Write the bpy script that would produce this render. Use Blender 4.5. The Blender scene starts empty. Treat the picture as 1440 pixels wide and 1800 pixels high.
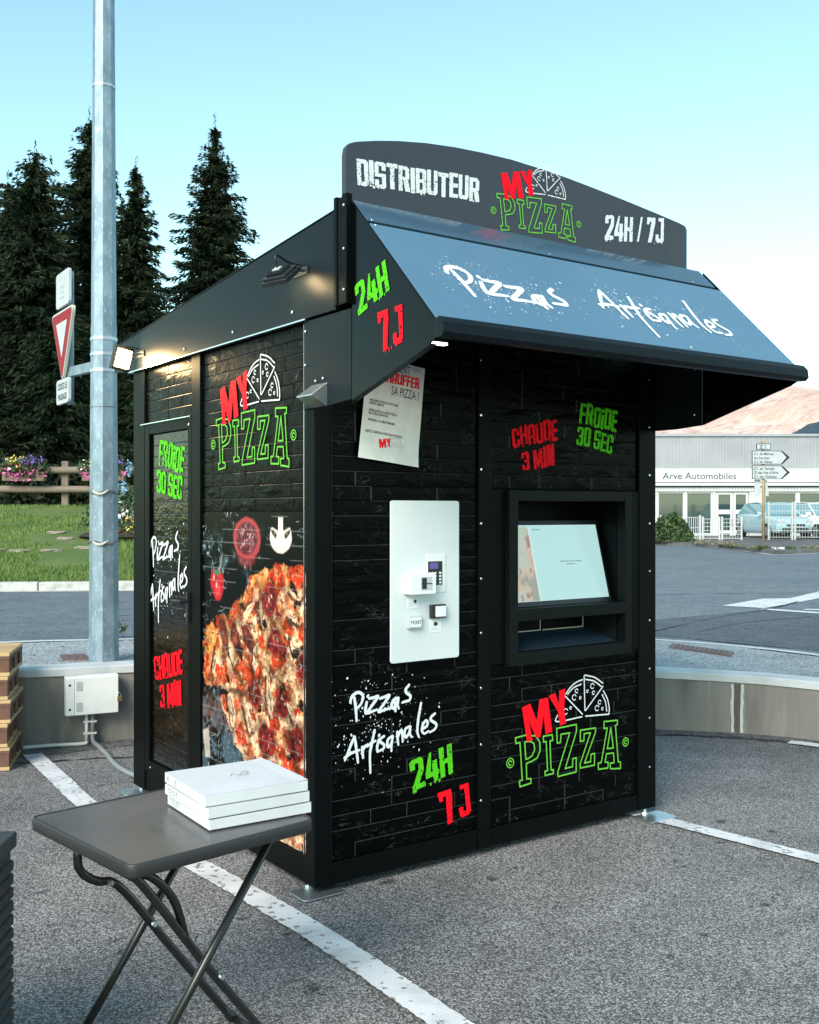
import bpy, math, random
import numpy as np
from mathutils import Vector, Matrix
R = math.radians
scene = bpy.context.scene
col = scene.collection
random.seed(7)

# ------------------------------------------------------------------ camera, sky, sun, exposure
cam_d = bpy.data.cameras.new('camera'); cam = bpy.data.objects.new('camera', cam_d); col.objects.link(cam)
cam.location = (0, 0, 1.6); cam.rotation_euler = (R(90), 0, 0)
cam_d.sensor_fit = 'HORIZONTAL'; cam_d.sensor_width = 36; cam_d.lens = 45.7
cam_d.clip_start = 0.05; cam_d.clip_end = 20000
scene.camera = cam

SUN_EL, SUN_AZ = 34.0, 205.0           # soft light from behind the camera, azimuth clockwise from +Y
world = bpy.data.worlds.new('World'); scene.world = world; world.use_nodes = True
wn, wl = world.node_tree.nodes, world.node_tree.links
wn.clear()
sky = wn.new('ShaderNodeTexSky'); sky.sky_type = 'NISHITA'; sky.sun_disc = False
sky.sun_elevation = R(SUN_EL); sky.sun_rotation = R(SUN_AZ)
sky.altitude = 600; sky.air_density = 1.0; sky.dust_density = 0.35; sky.ozone_density = 1.0
tint = wn.new('ShaderNodeMix'); tint.data_type = 'RGBA'; tint.blend_type = 'MULTIPLY'
tint.inputs[0].default_value = 1.0; tint.inputs[7].default_value = (1.0, 1.13, 0.87, 1)
bg = wn.new('ShaderNodeBackground'); bg.inputs['Strength'].default_value = 0.10
wo = wn.new('ShaderNodeOutputWorld')
# a few thin clouds low in the sky
wt = wn.new('ShaderNodeTexCoord'); wm = wn.new('ShaderNodeMapping'); wm.inputs['Scale'].default_value = (5, 5, 15); wm.inputs['Location'].default_value = (1.3, .4, 0)
wz = wn.new('ShaderNodeTexNoise'); wz.inputs['Scale'].default_value = 1.0; wz.inputs['Detail'].default_value = 7; wz.inputs['Roughness'].default_value = .6
wr = wn.new('ShaderNodeMapRange'); wr.inputs[1].default_value = .66; wr.inputs[2].default_value = .86; wr.inputs[4].default_value = .40
wx = wn.new('ShaderNodeMix'); wx.data_type = 'RGBA'; wx.blend_type = 'SCREEN'; wx.inputs[7].default_value = (4.5, 4.0, 4.0, 1); wx.blend_type = 'MIX'
wl.new(wt.outputs['Generated'], wm.inputs[0]); wl.new(wm.outputs[0], wz.inputs['Vector']); wl.new(wz.outputs['Fac'], wr.inputs[0]); wl.new(wr.outputs[0], wx.inputs[0])
wl.new(sky.outputs[0], tint.inputs[6]); wl.new(tint.outputs[2], wx.inputs[6]); wl.new(wx.outputs[2], bg.inputs['Color']); wl.new(bg.outputs[0], wo.inputs[0])

sun_d = bpy.data.lights.new('sun', 'SUN'); sun_d.energy = 1.5; sun_d.angle = R(30); sun_d.color = (1.0, 0.90, 0.80)
sun = bpy.data.objects.new('sun', sun_d); col.objects.link(sun)
sd = Vector((math.sin(R(SUN_AZ)) * math.cos(R(SUN_EL)), math.cos(R(SUN_AZ)) * math.cos(R(SUN_EL)), math.sin(R(SUN_EL))))
sun.rotation_euler = sd.to_track_quat('Z', 'Y').to_euler()
sun.location = (0, -20, 30)

vs = scene.view_settings
vs.view_transform = 'Standard'; vs.look = 'None'; vs.gamma = 1.0; vs.exposure = 1.75; vs.use_curve_mapping = False

# ------------------------------------------------------------------ helpers: materials
def mat(name, base, rough=0.5, metal=0.0, spec=0.5, var=None, bump=None, coat=0.0, coords='Object', stretch=(1, 1, 1), var2=None, rv=None):
    """var=(scale, dark colour, detail, lo, hi): second colour mixed in by noise; bump=(scale, strength)"""
    m = bpy.data.materials.new(name); m.use_nodes = True
    nt = m.node_tree; n, l = nt.nodes, nt.links
    p = n['Principled BSDF']
    p.inputs['Base Color'].default_value = (*base, 1)
    p.inputs['Roughness'].default_value = rough; p.inputs['Metallic'].default_value = metal
    p.inputs['Specular IOR Level'].default_value = spec
    p.inputs['Coat Weight'].default_value = coat
    tc = n.new('ShaderNodeTexCoord'); mp = n.new('ShaderNodeMapping'); mp.inputs['Scale'].default_value = stretch
    l.new(tc.outputs[coords], mp.inputs[0])
    prev = None
    for v in (var, var2):
        if not v: continue
        sc, c2, det, lo, hi = v
        nz = n.new('ShaderNodeTexNoise'); nz.inputs['Scale'].default_value = sc; nz.inputs['Detail'].default_value = det
        l.new(mp.outputs[0], nz.inputs['Vector'])
        rmp = n.new('ShaderNodeMapRange'); rmp.inputs[1].default_value = lo; rmp.inputs[2].default_value = hi
        l.new(nz.outputs['Fac'], rmp.inputs[0])
        mx = n.new('ShaderNodeMix'); mx.data_type = 'RGBA'
        l.new(rmp.outputs[0], mx.inputs[0])
        if prev: l.new(prev, mx.inputs[6])
        else: mx.inputs[6].default_value = (*base, 1)
        mx.inputs[7].default_value = (*c2, 1)
        prev = mx.outputs[2]
    if prev: l.new(prev, p.inputs['Base Color'])
    if rv:
        nr = n.new('ShaderNodeTexNoise'); nr.inputs['Scale'].default_value = rv[0]; nr.inputs['Detail'].default_value = 6; nr.inputs['Distortion'].default_value = .6
        l.new(mp.outputs[0], nr.inputs['Vector']); rr = n.new('ShaderNodeMapRange'); rr.inputs[1].default_value = .3; rr.inputs[2].default_value = .7; rr.inputs[3].default_value = rv[1]; rr.inputs[4].default_value = rv[2]
        l.new(nr.outputs['Fac'], rr.inputs[0]); l.new(rr.outputs[0], p.inputs['Roughness'])
    if bump:
        nb = n.new('ShaderNodeTexNoise'); nb.inputs['Scale'].default_value = bump[0]; nb.inputs['Detail'].default_value = 5
        l.new(mp.outputs[0], nb.inputs['Vector'])
        b = n.new('ShaderNodeBump'); b.inputs['Strength'].default_value = bump[1]; b.inputs['Distance'].default_value = bump[2] if len(bump) > 2 else 0.01
        l.new(nb.outputs['Fac'], b.inputs['Height']); l.new(b.outputs[0], p.inputs['Normal'])
    return m

def asphalt_mat(name, c_lo, c_hi, cell, patch, patch_c, rough=0.8, spec=0.3):
    m = bpy.data.materials.new(name); m.use_nodes = True
    n, l = m.node_tree.nodes, m.node_tree.links; p = n['Principled BSDF']
    p.inputs['Roughness'].default_value = rough; p.inputs['Specular IOR Level'].default_value = spec
    tc = n.new('ShaderNodeTexCoord')
    vo = n.new('ShaderNodeTexVoronoi'); vo.inputs['Scale'].default_value = cell; l.new(tc.outputs['Object'], vo.inputs['Vector'])
    sep = n.new('ShaderNodeSeparateColor'); l.new(vo.outputs['Color'], sep.inputs[0])
    pw = n.new('ShaderNodeMath'); pw.operation = 'POWER'; pw.inputs[1].default_value = 1.5; l.new(sep.outputs[0], pw.inputs[0])
    mx = n.new('ShaderNodeMix'); mx.data_type = 'RGBA'; l.new(pw.outputs[0], mx.inputs[0])
    mx.inputs[6].default_value = (*c_lo, 1); mx.inputs[7].default_value = (*c_hi, 1)
    gp = n.new('ShaderNodeMapRange'); gp.inputs[1].default_value = 0.25; gp.inputs[2].default_value = 0.75; gp.inputs[3].default_value = 1.0; gp.inputs[4].default_value = 0.35
    l.new(vo.outputs['Distance'], gp.inputs[0])
    mg = n.new('ShaderNodeMix'); mg.data_type = 'RGBA'; mg.blend_type = 'MULTIPLY'; mg.inputs[0].default_value = 1
    l.new(mx.outputs[2], mg.inputs[6]); l.new(gp.outputs[0], mg.inputs[7])
    nz = n.new('ShaderNodeTexNoise'); nz.inputs['Scale'].default_value = patch; nz.inputs['Detail'].default_value = 6; l.new(tc.outputs['Object'], nz.inputs['Vector'])
    mr = n.new('ShaderNodeMapRange'); mr.inputs[1].default_value = 0.42; mr.inputs[2].default_value = 0.68; l.new(nz.outputs['Fac'], mr.inputs[0])
    ml = n.new('ShaderNodeMix'); ml.data_type = 'RGBA'; ml.blend_type = 'MULTIPLY'; l.new(mr.outputs[0], ml.inputs[0])
    l.new(mg.outputs[2], ml.inputs[6]); ml.inputs[7].default_value = (*patch_c, 1)
    nm = n.new('ShaderNodeTexNoise'); nm.inputs['Scale'].default_value = 3.1; nm.inputs['Detail'].default_value = 8; nm.inputs['Roughness'].default_value = .65; l.new(tc.outputs['Object'], nm.inputs['Vector'])
    rm_ = n.new('ShaderNodeMapRange'); rm_.inputs[1].default_value = .35; rm_.inputs[2].default_value = .68; rm_.inputs[3].default_value = 1.12; rm_.inputs[4].default_value = .80; l.new(nm.outputs['Fac'], rm_.inputs[0])
    mm_ = n.new('ShaderNodeMix'); mm_.data_type = 'RGBA'; mm_.blend_type = 'MULTIPLY'; mm_.inputs[0].default_value = 1; l.new(ml.outputs[2], mm_.inputs[6]); l.new(rm_.outputs[0], mm_.inputs[7]); ml = mm_
    # sparse dark oil spots
    ns = n.new('ShaderNodeTexNoise'); ns.inputs['Scale'].default_value = 7.0; ns.inputs['Detail'].default_value = 3; l.new(tc.outputs['Object'], ns.inputs['Vector'])
    ms = n.new('ShaderNodeMapRange'); ms.inputs[1].default_value = 0.655; ms.inputs[2].default_value = 0.71; l.new(ns.outputs['Fac'], ms.inputs[0])
    mo = n.new('ShaderNodeMix'); mo.data_type = 'RGBA'; mo.blend_type = 'MULTIPLY'; l.new(ms.outputs[0], mo.inputs[0]); l.new(ml.outputs[2], mo.inputs[6]); mo.inputs[7].default_value = (.35, .35, .36, 1)
    l.new(mo.outputs[2], p.inputs['Base Color'])
    b = n.new('ShaderNodeBump'); b.inputs['Strength'].default_value = 0.6; b.inputs['Distance'].default_value = 0.004; b.invert = True
    l.new(vo.outputs['Distance'], b.inputs['Height']); l.new(b.outputs[0], p.inputs['Normal'])
    return m

def brick_mat(name, vein, rough=.27, spec=.05):
    """black vinyl-wrapped brick relief: near-black with thin pale fracture veins of the print"""
    m = bpy.data.materials.new(name); m.use_nodes = True
    n, l = m.node_tree.nodes, m.node_tree.links; p = n['Principled BSDF']
    p.inputs['Roughness'].default_value = rough; p.inputs['Specular IOR Level'].default_value = spec
    ge = n.new('ShaderNodeNewGeometry')
    mp = n.new('ShaderNodeMapping'); mp.inputs['Scale'].default_value = (1, 1, 1.9); l.new(ge.outputs['Position'], mp.inputs[0])
    nz = n.new('ShaderNodeTexNoise'); nz.inputs['Scale'].default_value = 14; nz.inputs['Detail'].default_value = 4; nz.inputs['Distortion'].default_value = 1.2
    l.new(mp.outputs[0], nz.inputs['Vector'])
    s = n.new('ShaderNodeMath'); s.operation = 'SUBTRACT'; s.inputs[1].default_value = 0.5; l.new(nz.outputs['Fac'], s.inputs[0])
    a = n.new('ShaderNodeMath'); a.operation = 'ABSOLUTE'; l.new(s.outputs[0], a.inputs[0])
    r1 = n.new('ShaderNodeMapRange'); r1.inputs[1].default_value = 0.0; r1.inputs[2].default_value = 0.016; r1.inputs[3].default_value = 1; r1.inputs[4].default_value = 0
    l.new(a.outputs[0], r1.inputs[0])
    n2 = n.new('ShaderNodeTexNoise'); n2.inputs['Scale'].default_value = 9; n2.inputs['Detail'].default_value = 2; l.new(mp.outputs[0], n2.inputs['Vector'])
    r2 = n.new('ShaderNodeMapRange'); r2.inputs[1].default_value = 0.52; r2.inputs[2].default_value = 0.68; l.new(n2.outputs['Fac'], r2.inputs[0])
    mu = n.new('ShaderNodeMath'); mu.operation = 'MULTIPLY'; l.new(r1.outputs[0], mu.inputs[0]); l.new(r2.outputs[0], mu.inputs[1])
    mx = n.new('ShaderNodeMix'); mx.data_type = 'RGBA'; l.new(mu.outputs[0], mx.inputs[0])
    mx.inputs[6].default_value = (.0012, .0016, .0016, 1); mx.inputs[7].default_value = (*vein, 1)
    l.new(mx.outputs[2], p.inputs['Base Color'])
    b = n.new('ShaderNodeBump'); b.inputs['Strength'].default_value = 0.35; b.inputs['Distance'].default_value = 0.006
    l.new(nz.outputs['Fac'], b.inputs['Height']); l.new(b.outputs[0], p.inputs['Normal'])
    return m

def attr_mat(name, rough, emit=0.0, spec=0.3):
    m = bpy.data.materials.new(name); m.use_nodes = True
    n, l = m.node_tree.nodes, m.node_tree.links; p = n['Principled BSDF']
    at = n.new('ShaderNodeVertexColor'); at.layer_name = 'print'
    p.inputs['Roughness'].default_value = rough; p.inputs['Specular IOR Level'].default_value = spec
    if emit:
        p.inputs['Base Color'].default_value = (.02, .02, .02, 1)
        l.new(at.outputs[0], p.inputs['Emission Color']); p.inputs['Emission Strength'].default_value = emit
    else: l.new(at.outputs[0], p.inputs['Base Color'])
    return m

def emit_mat(name, c, s):
    m = bpy.data.materials.new(name); m.use_nodes = True
    p = m.node_tree.nodes['Principled BSDF']
    p.inputs['Base Color'].default_value = (.8, .8, .8, 1); p.inputs['Emission Color'].default_value = (*c, 1); p.inputs['Emission Strength'].default_value = s
    return m

M = {
 'coat':      mat('anthracite powder coat', (.0058, .0092, .0125), .38, 0, .11, bump=(900, .05, .001)),
 'coat_dark': mat('black powder coat', (.0020, .0032, .0032), .42, 0, .07, bump=(900, .05, .001)),
 'coat_mid':  mat('dark bezel coat', (.0040, .0066, .0072), .38, 0, .10),
 'tray':      mat('dark blue tray sheet', (.016, .030, .048), .30, 0, .35),
 'gloss':     mat('glossy black vinyl', (.0015, .002, .002), .16, 0, .16, bump=(60, .03, .002)),
 'awning':    mat('blue grey satin sheet', (.082, .170, .255), .34, 0, .4, var=(1.2, (.074, .155, .235), 3, .35, .7), bump=(2.2, .05, .02), rv=(3.5, .24, .46)),
 'marquee':   mat('slate grey composite sheet', (.042, .047, .062), .45, 0, .3, var=(.8, (.037, .042, .056), 3, .3, .7), rv=(3, .36, .55)),
 'alu':       mat('bare aluminium edge', (.75, .78, .80), .25, 1.0),
 'zinc_plate':mat('zinc foot plate', (.55, .60, .62), .35, .9, var=(9, (.42, .46, .48), 3, .3, .7)),
 'brick':     brick_mat('black brick relief', (.05, .058, .055)),
 'brick_gloss': brick_mat('glossy door brick print', (.05, .058, .055), .12, .26),
 'backing':   mat('black panel backing', (.0010, .0013, .0013), .4, 0, .06),
 'brick_glint_joint': mat('pale brick glint and joint', (.022, .027, .026), .4, 0, .2, var=(9, (.004, .005, .005), 3, .46, .60)),  # sky glint on brick top edges put in as colour; also draws upright joints
 'white_ink': mat('white ink', (.66, .68, .70), .5, 0, .1),
 'grey_ink':  mat('pale awning ink', (.70, .77, .80), .5),
 'red_ink':   mat('red ink', (.82, .006, .016), .5, 0, .06),
 'green_ink': mat('green ink', (.080, .48, .014), .5, 0, .06),
 'green_line':mat('light green ink', (.13, .46, .050), .5, 0, .06),
 'black_ink': mat('black ink', (.008, .008, .01), .6),
 'print':     attr_mat('printed photo vinyl', .30, 0, .07),
 'screen':    attr_mat('lit display', .12, .27, .5),
 'white_plate': mat('white coated plate', (.60, .645, .665), .32, var=(2.5, (.55, .59, .61), 4, .35, .7), rv=(6, .22, .42)),
 'white_plastic': mat('white plastic', (.66, .69, .71), .35),
 'grey_plastic': mat('grey plastic', (.42, .45, .46), .4),
 'black_plastic': mat('black plastic', (.012, .012, .014), .35),
 'lcd':       mat('violet lcd', (.12, .09, .30), .15),
 'paper':     mat('creased paper', (.62, .63, .60), .75, var=(14, (.54, .55, .53), 4, .35, .65), bump=(22, .25, .006)),
 'card':      mat('white pizza box card', (.60, .61, .63), .6, var=(6, (.54, .55, .57), 4, .35, .7), bump=(14, .06, .006)),
 'pencil':    mat('pencil mark', (.12, .12, .13), .7),
 'table_top': mat('dark table laminate', (.085, .082, .083), .28, 0, .5, var=(160, (.066, .064, .064), 3, .35, .65), rv=(5, .20, .42), var2=(2.5, (.100, .096, .096), 5, .45, .7)),
 'table_rim': mat('dark table rim', (.030, .031, .032), .45, 0, .4),
 'tube_black': mat('black lacquered tube', (.010, .011, .011), .28, 0, .5),
 'planter':   mat('dark slate planter', (.022, .034, .038), .55, bump=(40, .5, .01), stretch=(.25, .25, 6)),
 'soil':      mat('planter soil', (.03, .022, .016), .95, bump=(60, .8, .02)),
 'asphalt':   asphalt_mat('parking asphalt', (.115, .113, .112), (.59, .58, .572), 165, 0.45, (.70, .695, .69)),
 'road':      asphalt_mat('road asphalt', (.15, .18, .205), (.34, .39, .43), 90, 0.30, (.80, .82, .86), .72),
 'pavement':  asphalt_mat('pale pavement', (.36, .40, .42), (.64, .69, .71), 70, 0.9, (.84, .85, .86)),
 'paint':     mat('worn road paint', (.64, .65, .66), .7, var=(5, (.44, .45, .45), 6, .45, .72), var2=(30, (.20, .20, .20), 6, .585, .64), bump=(120, .3, .004)),
 'concrete':  mat('weathered concrete', (.212, .200, .182), .85, var=(7, (.150, .14, .125), 6, .44, .68), var2=(15, (.26, .247, .228), 5, .56, .78), bump=(50, .25, .006), stretch=(1, 1, .14)),
 'coping':    mat('pale coping concrete', (.55, .58, .59), .8, var=(4, (.44, .46, .46), 5, .4, .7), bump=(60, .3, .004)),
 'joint':     mat('dark joint filler', (.10, .085, .07), .9, bump=(30, .6, .01)),
 'kerb':      mat('kerb concrete', (.46, .46, .44), .85, var=(8, (.32, .31, .29), 5, .45, .7), bump=(40, .3, .01)),
 'galv':      mat('galvanised steel', (.25, .33, .39), .48, .35, .4, var=(11, (.17, .235, .285), 6, .40, .60), var2=(55, (.33, .42, .48), 3, .56, .72), stretch=(1, 1, .45)),
 'band':      mat('steel strap', (.45, .50, .54), .35, .6),
 'wire':      mat('twisted wire', (.22, .20, .20), .5, .6),
 'sign_white':mat('reflective white sheet', (.46, .49, .51), .5, 0, .2, var=(6, (.39, .42, .44), 3, .4, .7)),
 'sign_red':  mat('reflective red sheet', (.26, .006, .012), .5, 0, .1),
 'sign_back': mat('cream sign edge', (.55, .54, .46), .5),
 'wood_rail': mat('weathered wood rail', (.27, .215, .17), .8, var=(4, (.17, .13, .10), 6, .4, .7), bump=(25, .3, .01), stretch=(.12, 1, 1)),
 'wood_post': mat('grey wood post', (.20, .155, .12), .85, var=(6, (.12, .09, .07), 5, .4, .7)),
 'pallet':    mat('pine pallet board', (.52, .36, .19), .75, var=(5, (.40, .26, .12), 6, .4, .7), bump=(30, .3, .004), stretch=(.3, 1, 1)),
 'pallet_dark': mat('aged pallet block', (.15, .070, .045), .85, var=(9, (.08, .05, .04), 5, .4, .7)),
 'box_white': mat('white cabinet coat', (.74, .76, .75), .45, var=(7, (.66, .68, .67), 3, .4, .7)),
 'brass':     mat('brass padlock', (.40, .30, .16), .4, .8),
 'conduit':   mat('grey conduit', (.21, .235, .25), .5),
 'pvc':       mat('white pipe', (.66, .66, .63), .5),
 'lawn':      mat('lawn soil and turf', (.075, .125, .024), .9, var=(1.6, (.115, .155, .035), 6, .4, .65), var2=(2.7, (.17, .15, .10), 5, .66, .74), bump=(30, .6, .03)),
 'blade':     mat('grass blade', (.095, .165, .028), .7, var=(.9, (.150, .205, .045), 4, .4, .65)),
 'earth':     mat('dark forest floor', (.030, .030, .018), .95, var=(2, (.02, .03, .012), 4, .4, .6)),
 'slab':      mat('pale field stone', (.30, .26, .21), .9, var=(6, (.22, .19, .15), 4, .4, .7), bump=(20, .5, .02)),
 'bark':      mat('spruce bark', (.07, .048, .034), .9, bump=(18, .6, .03)),
 'needle':    mat('spruce needles', (.011, .020, .010), .7, 0, .12, var=(2.4, (.036, .052, .024), 5, .50, .66), var2=(.5, (.024, .028, .014), 3, .55, .75)),
 'shrub':     mat('shrub leaves', (.040, .075, .028), .6, 0, .3, var=(2.2, (.062, .105, .038), 4, .4, .65)),
 'bush':      mat('rounded bush leaves', (.040, .075, .030), .65, 0, .3, var=(2.6, (.075, .12, .045), 4, .4, .65)),
 'pink':      mat('pink petals', (.80, .16, .42), .6), 'magenta': mat('magenta petals', (.60, .06, .30), .6),
 'yellow':    mat('yellow petals', (.75, .52, .12), .6), 'violet': mat('violet petals', (.16, .09, .34), .6),
 'white_petal': mat('white petals', (.78, .80, .76), .6), 'red_petal': mat('red petals', (.75, .07, .05), .6), 'blue_petal': mat('pale blue petals', (.30, .52, .70), .6),
 'cladding':  mat('pale ribbed cladding', (.36, .37, .39), .5, .1, var=(.8, (.30, .31, .33), 4, .4, .7)),
 'fascia_white': mat('white shop fascia', (.62, .63, .62), .45, var=(1.2, (.55, .56, .55), 4, .4, .7)),
 'frame_white': mat('white window frame', (.62, .63, .62), .45),
 'fence_white': mat('white fence coat', (.50, .52, .52), .5),
 'glass':     mat('dark showroom glass', (.030, .058, .066), .06, 0, .8),
 'interior':  mat('dim interior', (.03, .035, .035), .8),
 'roof_dark': mat('dark roof felt', (.05, .05, .055), .8),
 'rust_wood': mat('tan wooden post', (.36, .26, .16), .7, var=(5, (.26, .18, .10), 4, .4, .7)),
 'sign_black': mat('black sign face', (.01, .01, .011), .5),
 'car_paint': mat('pale blue car paint', (.36, .52, .58), .25, 0, .5, coat=.6),
 'car_white': mat('white car paint', (.74, .76, .76), .25, 0, .5, coat=.6),
 'car_glass': mat('car glass', (.16, .30, .34), .05, 0, .8),
 'tyre':      mat('tyre rubber', (.015, .015, .016), .8), 'rim': mat('wheel rim', (.5, .5, .52), .3, .9),
 'iron':      mat('rusty cast iron', (.16, .105, .10), .7, .2, bump=(90, .4, .004)),
 'rock':      mat('sunlit limestone and larch slopes', (.56, .365, .31), .95, var=(.006, (.66, .47, .42), 10, .44, .60), var2=(.02, (.42, .30, .25), 8, .53, .66), bump=(.03, .8, 25)),  # peach evening glow and distance haze are put into the rock colour
 'forest':    mat('distant forest', (.020, .045, .070), .95, var=(.01, (.030, .058, .080), 6, .4, .6)),
 'lamp_on':   emit_mat('lit led panel', (1.0, .78, .42), 9),
 'lamp_cool': emit_mat('lit awning led', (1.0, .97, .90), 2.2),
 'lamp_sheet': mat('lamp housing sheet', (.02, .024, .026), .35),
}

# ------------------------------------------------------------------ helpers: meshes
class MB:
    def __init__(s): s.v, s.f = [], []
    def add(s, vs_, fs):
        o = len(s.v); s.v += [tuple(p) for p in vs_]; s.f += [[i + o for i in f] for f in fs]; return s
    def box(s, x0, x1, y0, y1, z0, z1):
        v = [(x, y, z) for z in (z0, z1) for y in (y0, y1) for x in (x0, x1)]
        return s.add(v, [(0, 2, 3, 1), (4, 5, 7, 6), (0, 1, 5, 4), (2, 6, 7, 3), (0, 4, 6, 2), (1, 3, 7, 5)])
    def prism(s, pts, ext):
        n = len(pts); e = Vector(ext); a = [Vector(p) for p in pts]; b = [p + e for p in a]
        nrm = Vector((0, 0, 0))
        for i in range(n): nrm += a[i].cross(a[(i + 1) % n])
        fs = [list(range(n)), list(range(2 * n - 1, n - 1, -1))] + [(i, i + n, (i + 1) % n + n, (i + 1) % n) for i in range(n)]
        if nrm.dot(e) > 0: fs = [list(reversed(f)) for f in fs]
        return s.add(a + b, fs)
    def obox(s, c, ax, ay, az, hx, hy, hz):
        c, ax, ay, az = Vector(c), Vector(ax).normalized(), Vector(ay).normalized(), Vector(az).normalized()
        v = [c + ax * hx * i + ay * hy * j + az * hz * k for k in (-1, 1) for j in (-1, 1) for i in (-1, 1)]
        return s.add(v, [(0, 2, 3, 1), (4, 5, 7, 6), (0, 1, 5, 4), (2, 6, 7, 3), (0, 4, 6, 2), (1, 3, 7, 5)])
    def tube(s, pts, r, n=10, cap=True, closed=False):
        pts = [Vector(p) for p in pts]; k = len(pts); rs = r if isinstance(r, (list, tuple)) else [r] * k
        ref = None; vv = []; ff = []
        for i in range(k):
            if closed: t = (pts[(i + 1) % k] - pts[i - 1]).normalized()
            else: t = (pts[min(i + 1, k - 1)] - pts[max(i - 1, 0)]).normalized()
            if ref is None:
                ref = Vector((0, 0, 1)) if abs(t.z) < .9 else Vector((1, 0, 0))
            ref = (ref - t * ref.dot(t)).normalized(); b = t.cross(ref)
            for j in range(n):
                a = 2 * math.pi * j / n; vv.append(pts[i] + (ref * math.cos(a) + b * math.sin(a)) * rs[i])
        for i in range(k if closed else k - 1):
            for j in range(n):
                i2 = (i + 1) % k
                ff.append((i * n + j, i * n + (j + 1) % n, i2 * n + (j + 1) % n, i2 * n + j))
        if cap and not closed: ff += [list(range(n - 1, -1, -1)), list(range((k - 1) * n, k * n))]
        return s.add(vv, ff)
    def disc(s, c, nrm, r, t, n=12):
        c, nrm = Vector(c), Vector(nrm).normalized(); return s.tube([c, c + nrm * t], r, n)
    def build(s, name, m, parent=None, smooth=False, bevel=0, seg=2):
        me = bpy.data.meshes.new(name); me.from_pydata(s.v, [], s.f); me.update()
        if smooth:
            me.polygons.foreach_set('use_smooth', [True] * len(me.polygons))
        return obj(name, me, m, parent, bevel, seg)

def obj(name, me, m, parent=None, bevel=0, seg=2):
    o = bpy.data.objects.new(name, me); col.objects.link(o)
    if m is not None and not me.materials: me.materials.append(M[m] if isinstance(m, str) else m)
    if parent: o.parent = parent
    if bevel:
        b = o.modifiers.new('bevel', 'BEVEL'); b.width = bevel; b.segments = seg; b.limit_method = 'ANGLE'; b.angle_limit = R(40)
    return o

def np_mesh(name, V, Q, smooth=False):
    V = np.asarray(V, np.float32); Q = np.asarray(Q, np.int32); k = Q.shape[1]
    me = bpy.data.meshes.new(name); me.vertices.add(len(V)); me.vertices.foreach_set('co', V.ravel())
    me.loops.add(Q.size); me.loops.foreach_set('vertex_index', Q.ravel())
    me.polygons.add(len(Q)); me.polygons.foreach_set('loop_start', np.arange(len(Q), dtype=np.int32) * k)
    me.polygons.foreach_set('loop_total', np.full(len(Q), k, np.int32))
    me.update(calc_edges=True)
    if smooth: me.polygons.foreach_set('use_smooth', np.ones(len(Q), bool))
    return me

def tag(o, label=None, cat=None, group=None, kind=None):
    if label: o['label'] = label
    if cat: o['category'] = cat
    if group: o['group'] = group
    if kind: o['kind'] = kind
    return o
def thing(name, label, cat, loc=(0, 0, 0), rotz=0, group=None):
    o = bpy.data.objects.new(name, None); col.objects.link(o); o.location = loc; o.rotation_euler = (0, 0, rotz); o.empty_display_size = .1
    return tag(o, label, cat, group)
def struct(o): o['kind'] = 'structure'; return o
def copy_tree(o, parent=None):
    c = o.copy(); col.objects.link(c); c.parent = parent
    for ch in list(o.children): copy_tree(ch, c)
    return c

def vnoise(X, Y, sc, seed, octv=3):
    rng = np.random.RandomState(seed); out = 0; amp = 1; tot = 0
    for k in range(octv):
        g = rng.rand(67, 71); x = X * sc * 2 ** k + 13.7 * k; y = Y * sc * 2 ** k + 5.1 * k
        xi = np.floor(x).astype(int); yi = np.floor(y).astype(int); fx = x - xi; fy = y - yi
        fx = fx * fx * (3 - 2 * fx); fy = fy * fy * (3 - 2 * fy)
        a = g[yi % 67, xi % 71]; b = g[yi % 67, (xi + 1) % 71]; c = g[(yi + 1) % 67, xi % 71]; d = g[(yi + 1) % 67, (xi + 1) % 71]
        out = out + amp * ((a * (1 - fx) + b * fx) * (1 - fy) + (c * (1 - fx) + d * fx) * fy); tot += amp; amp *= .5
    return out / tot

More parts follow.
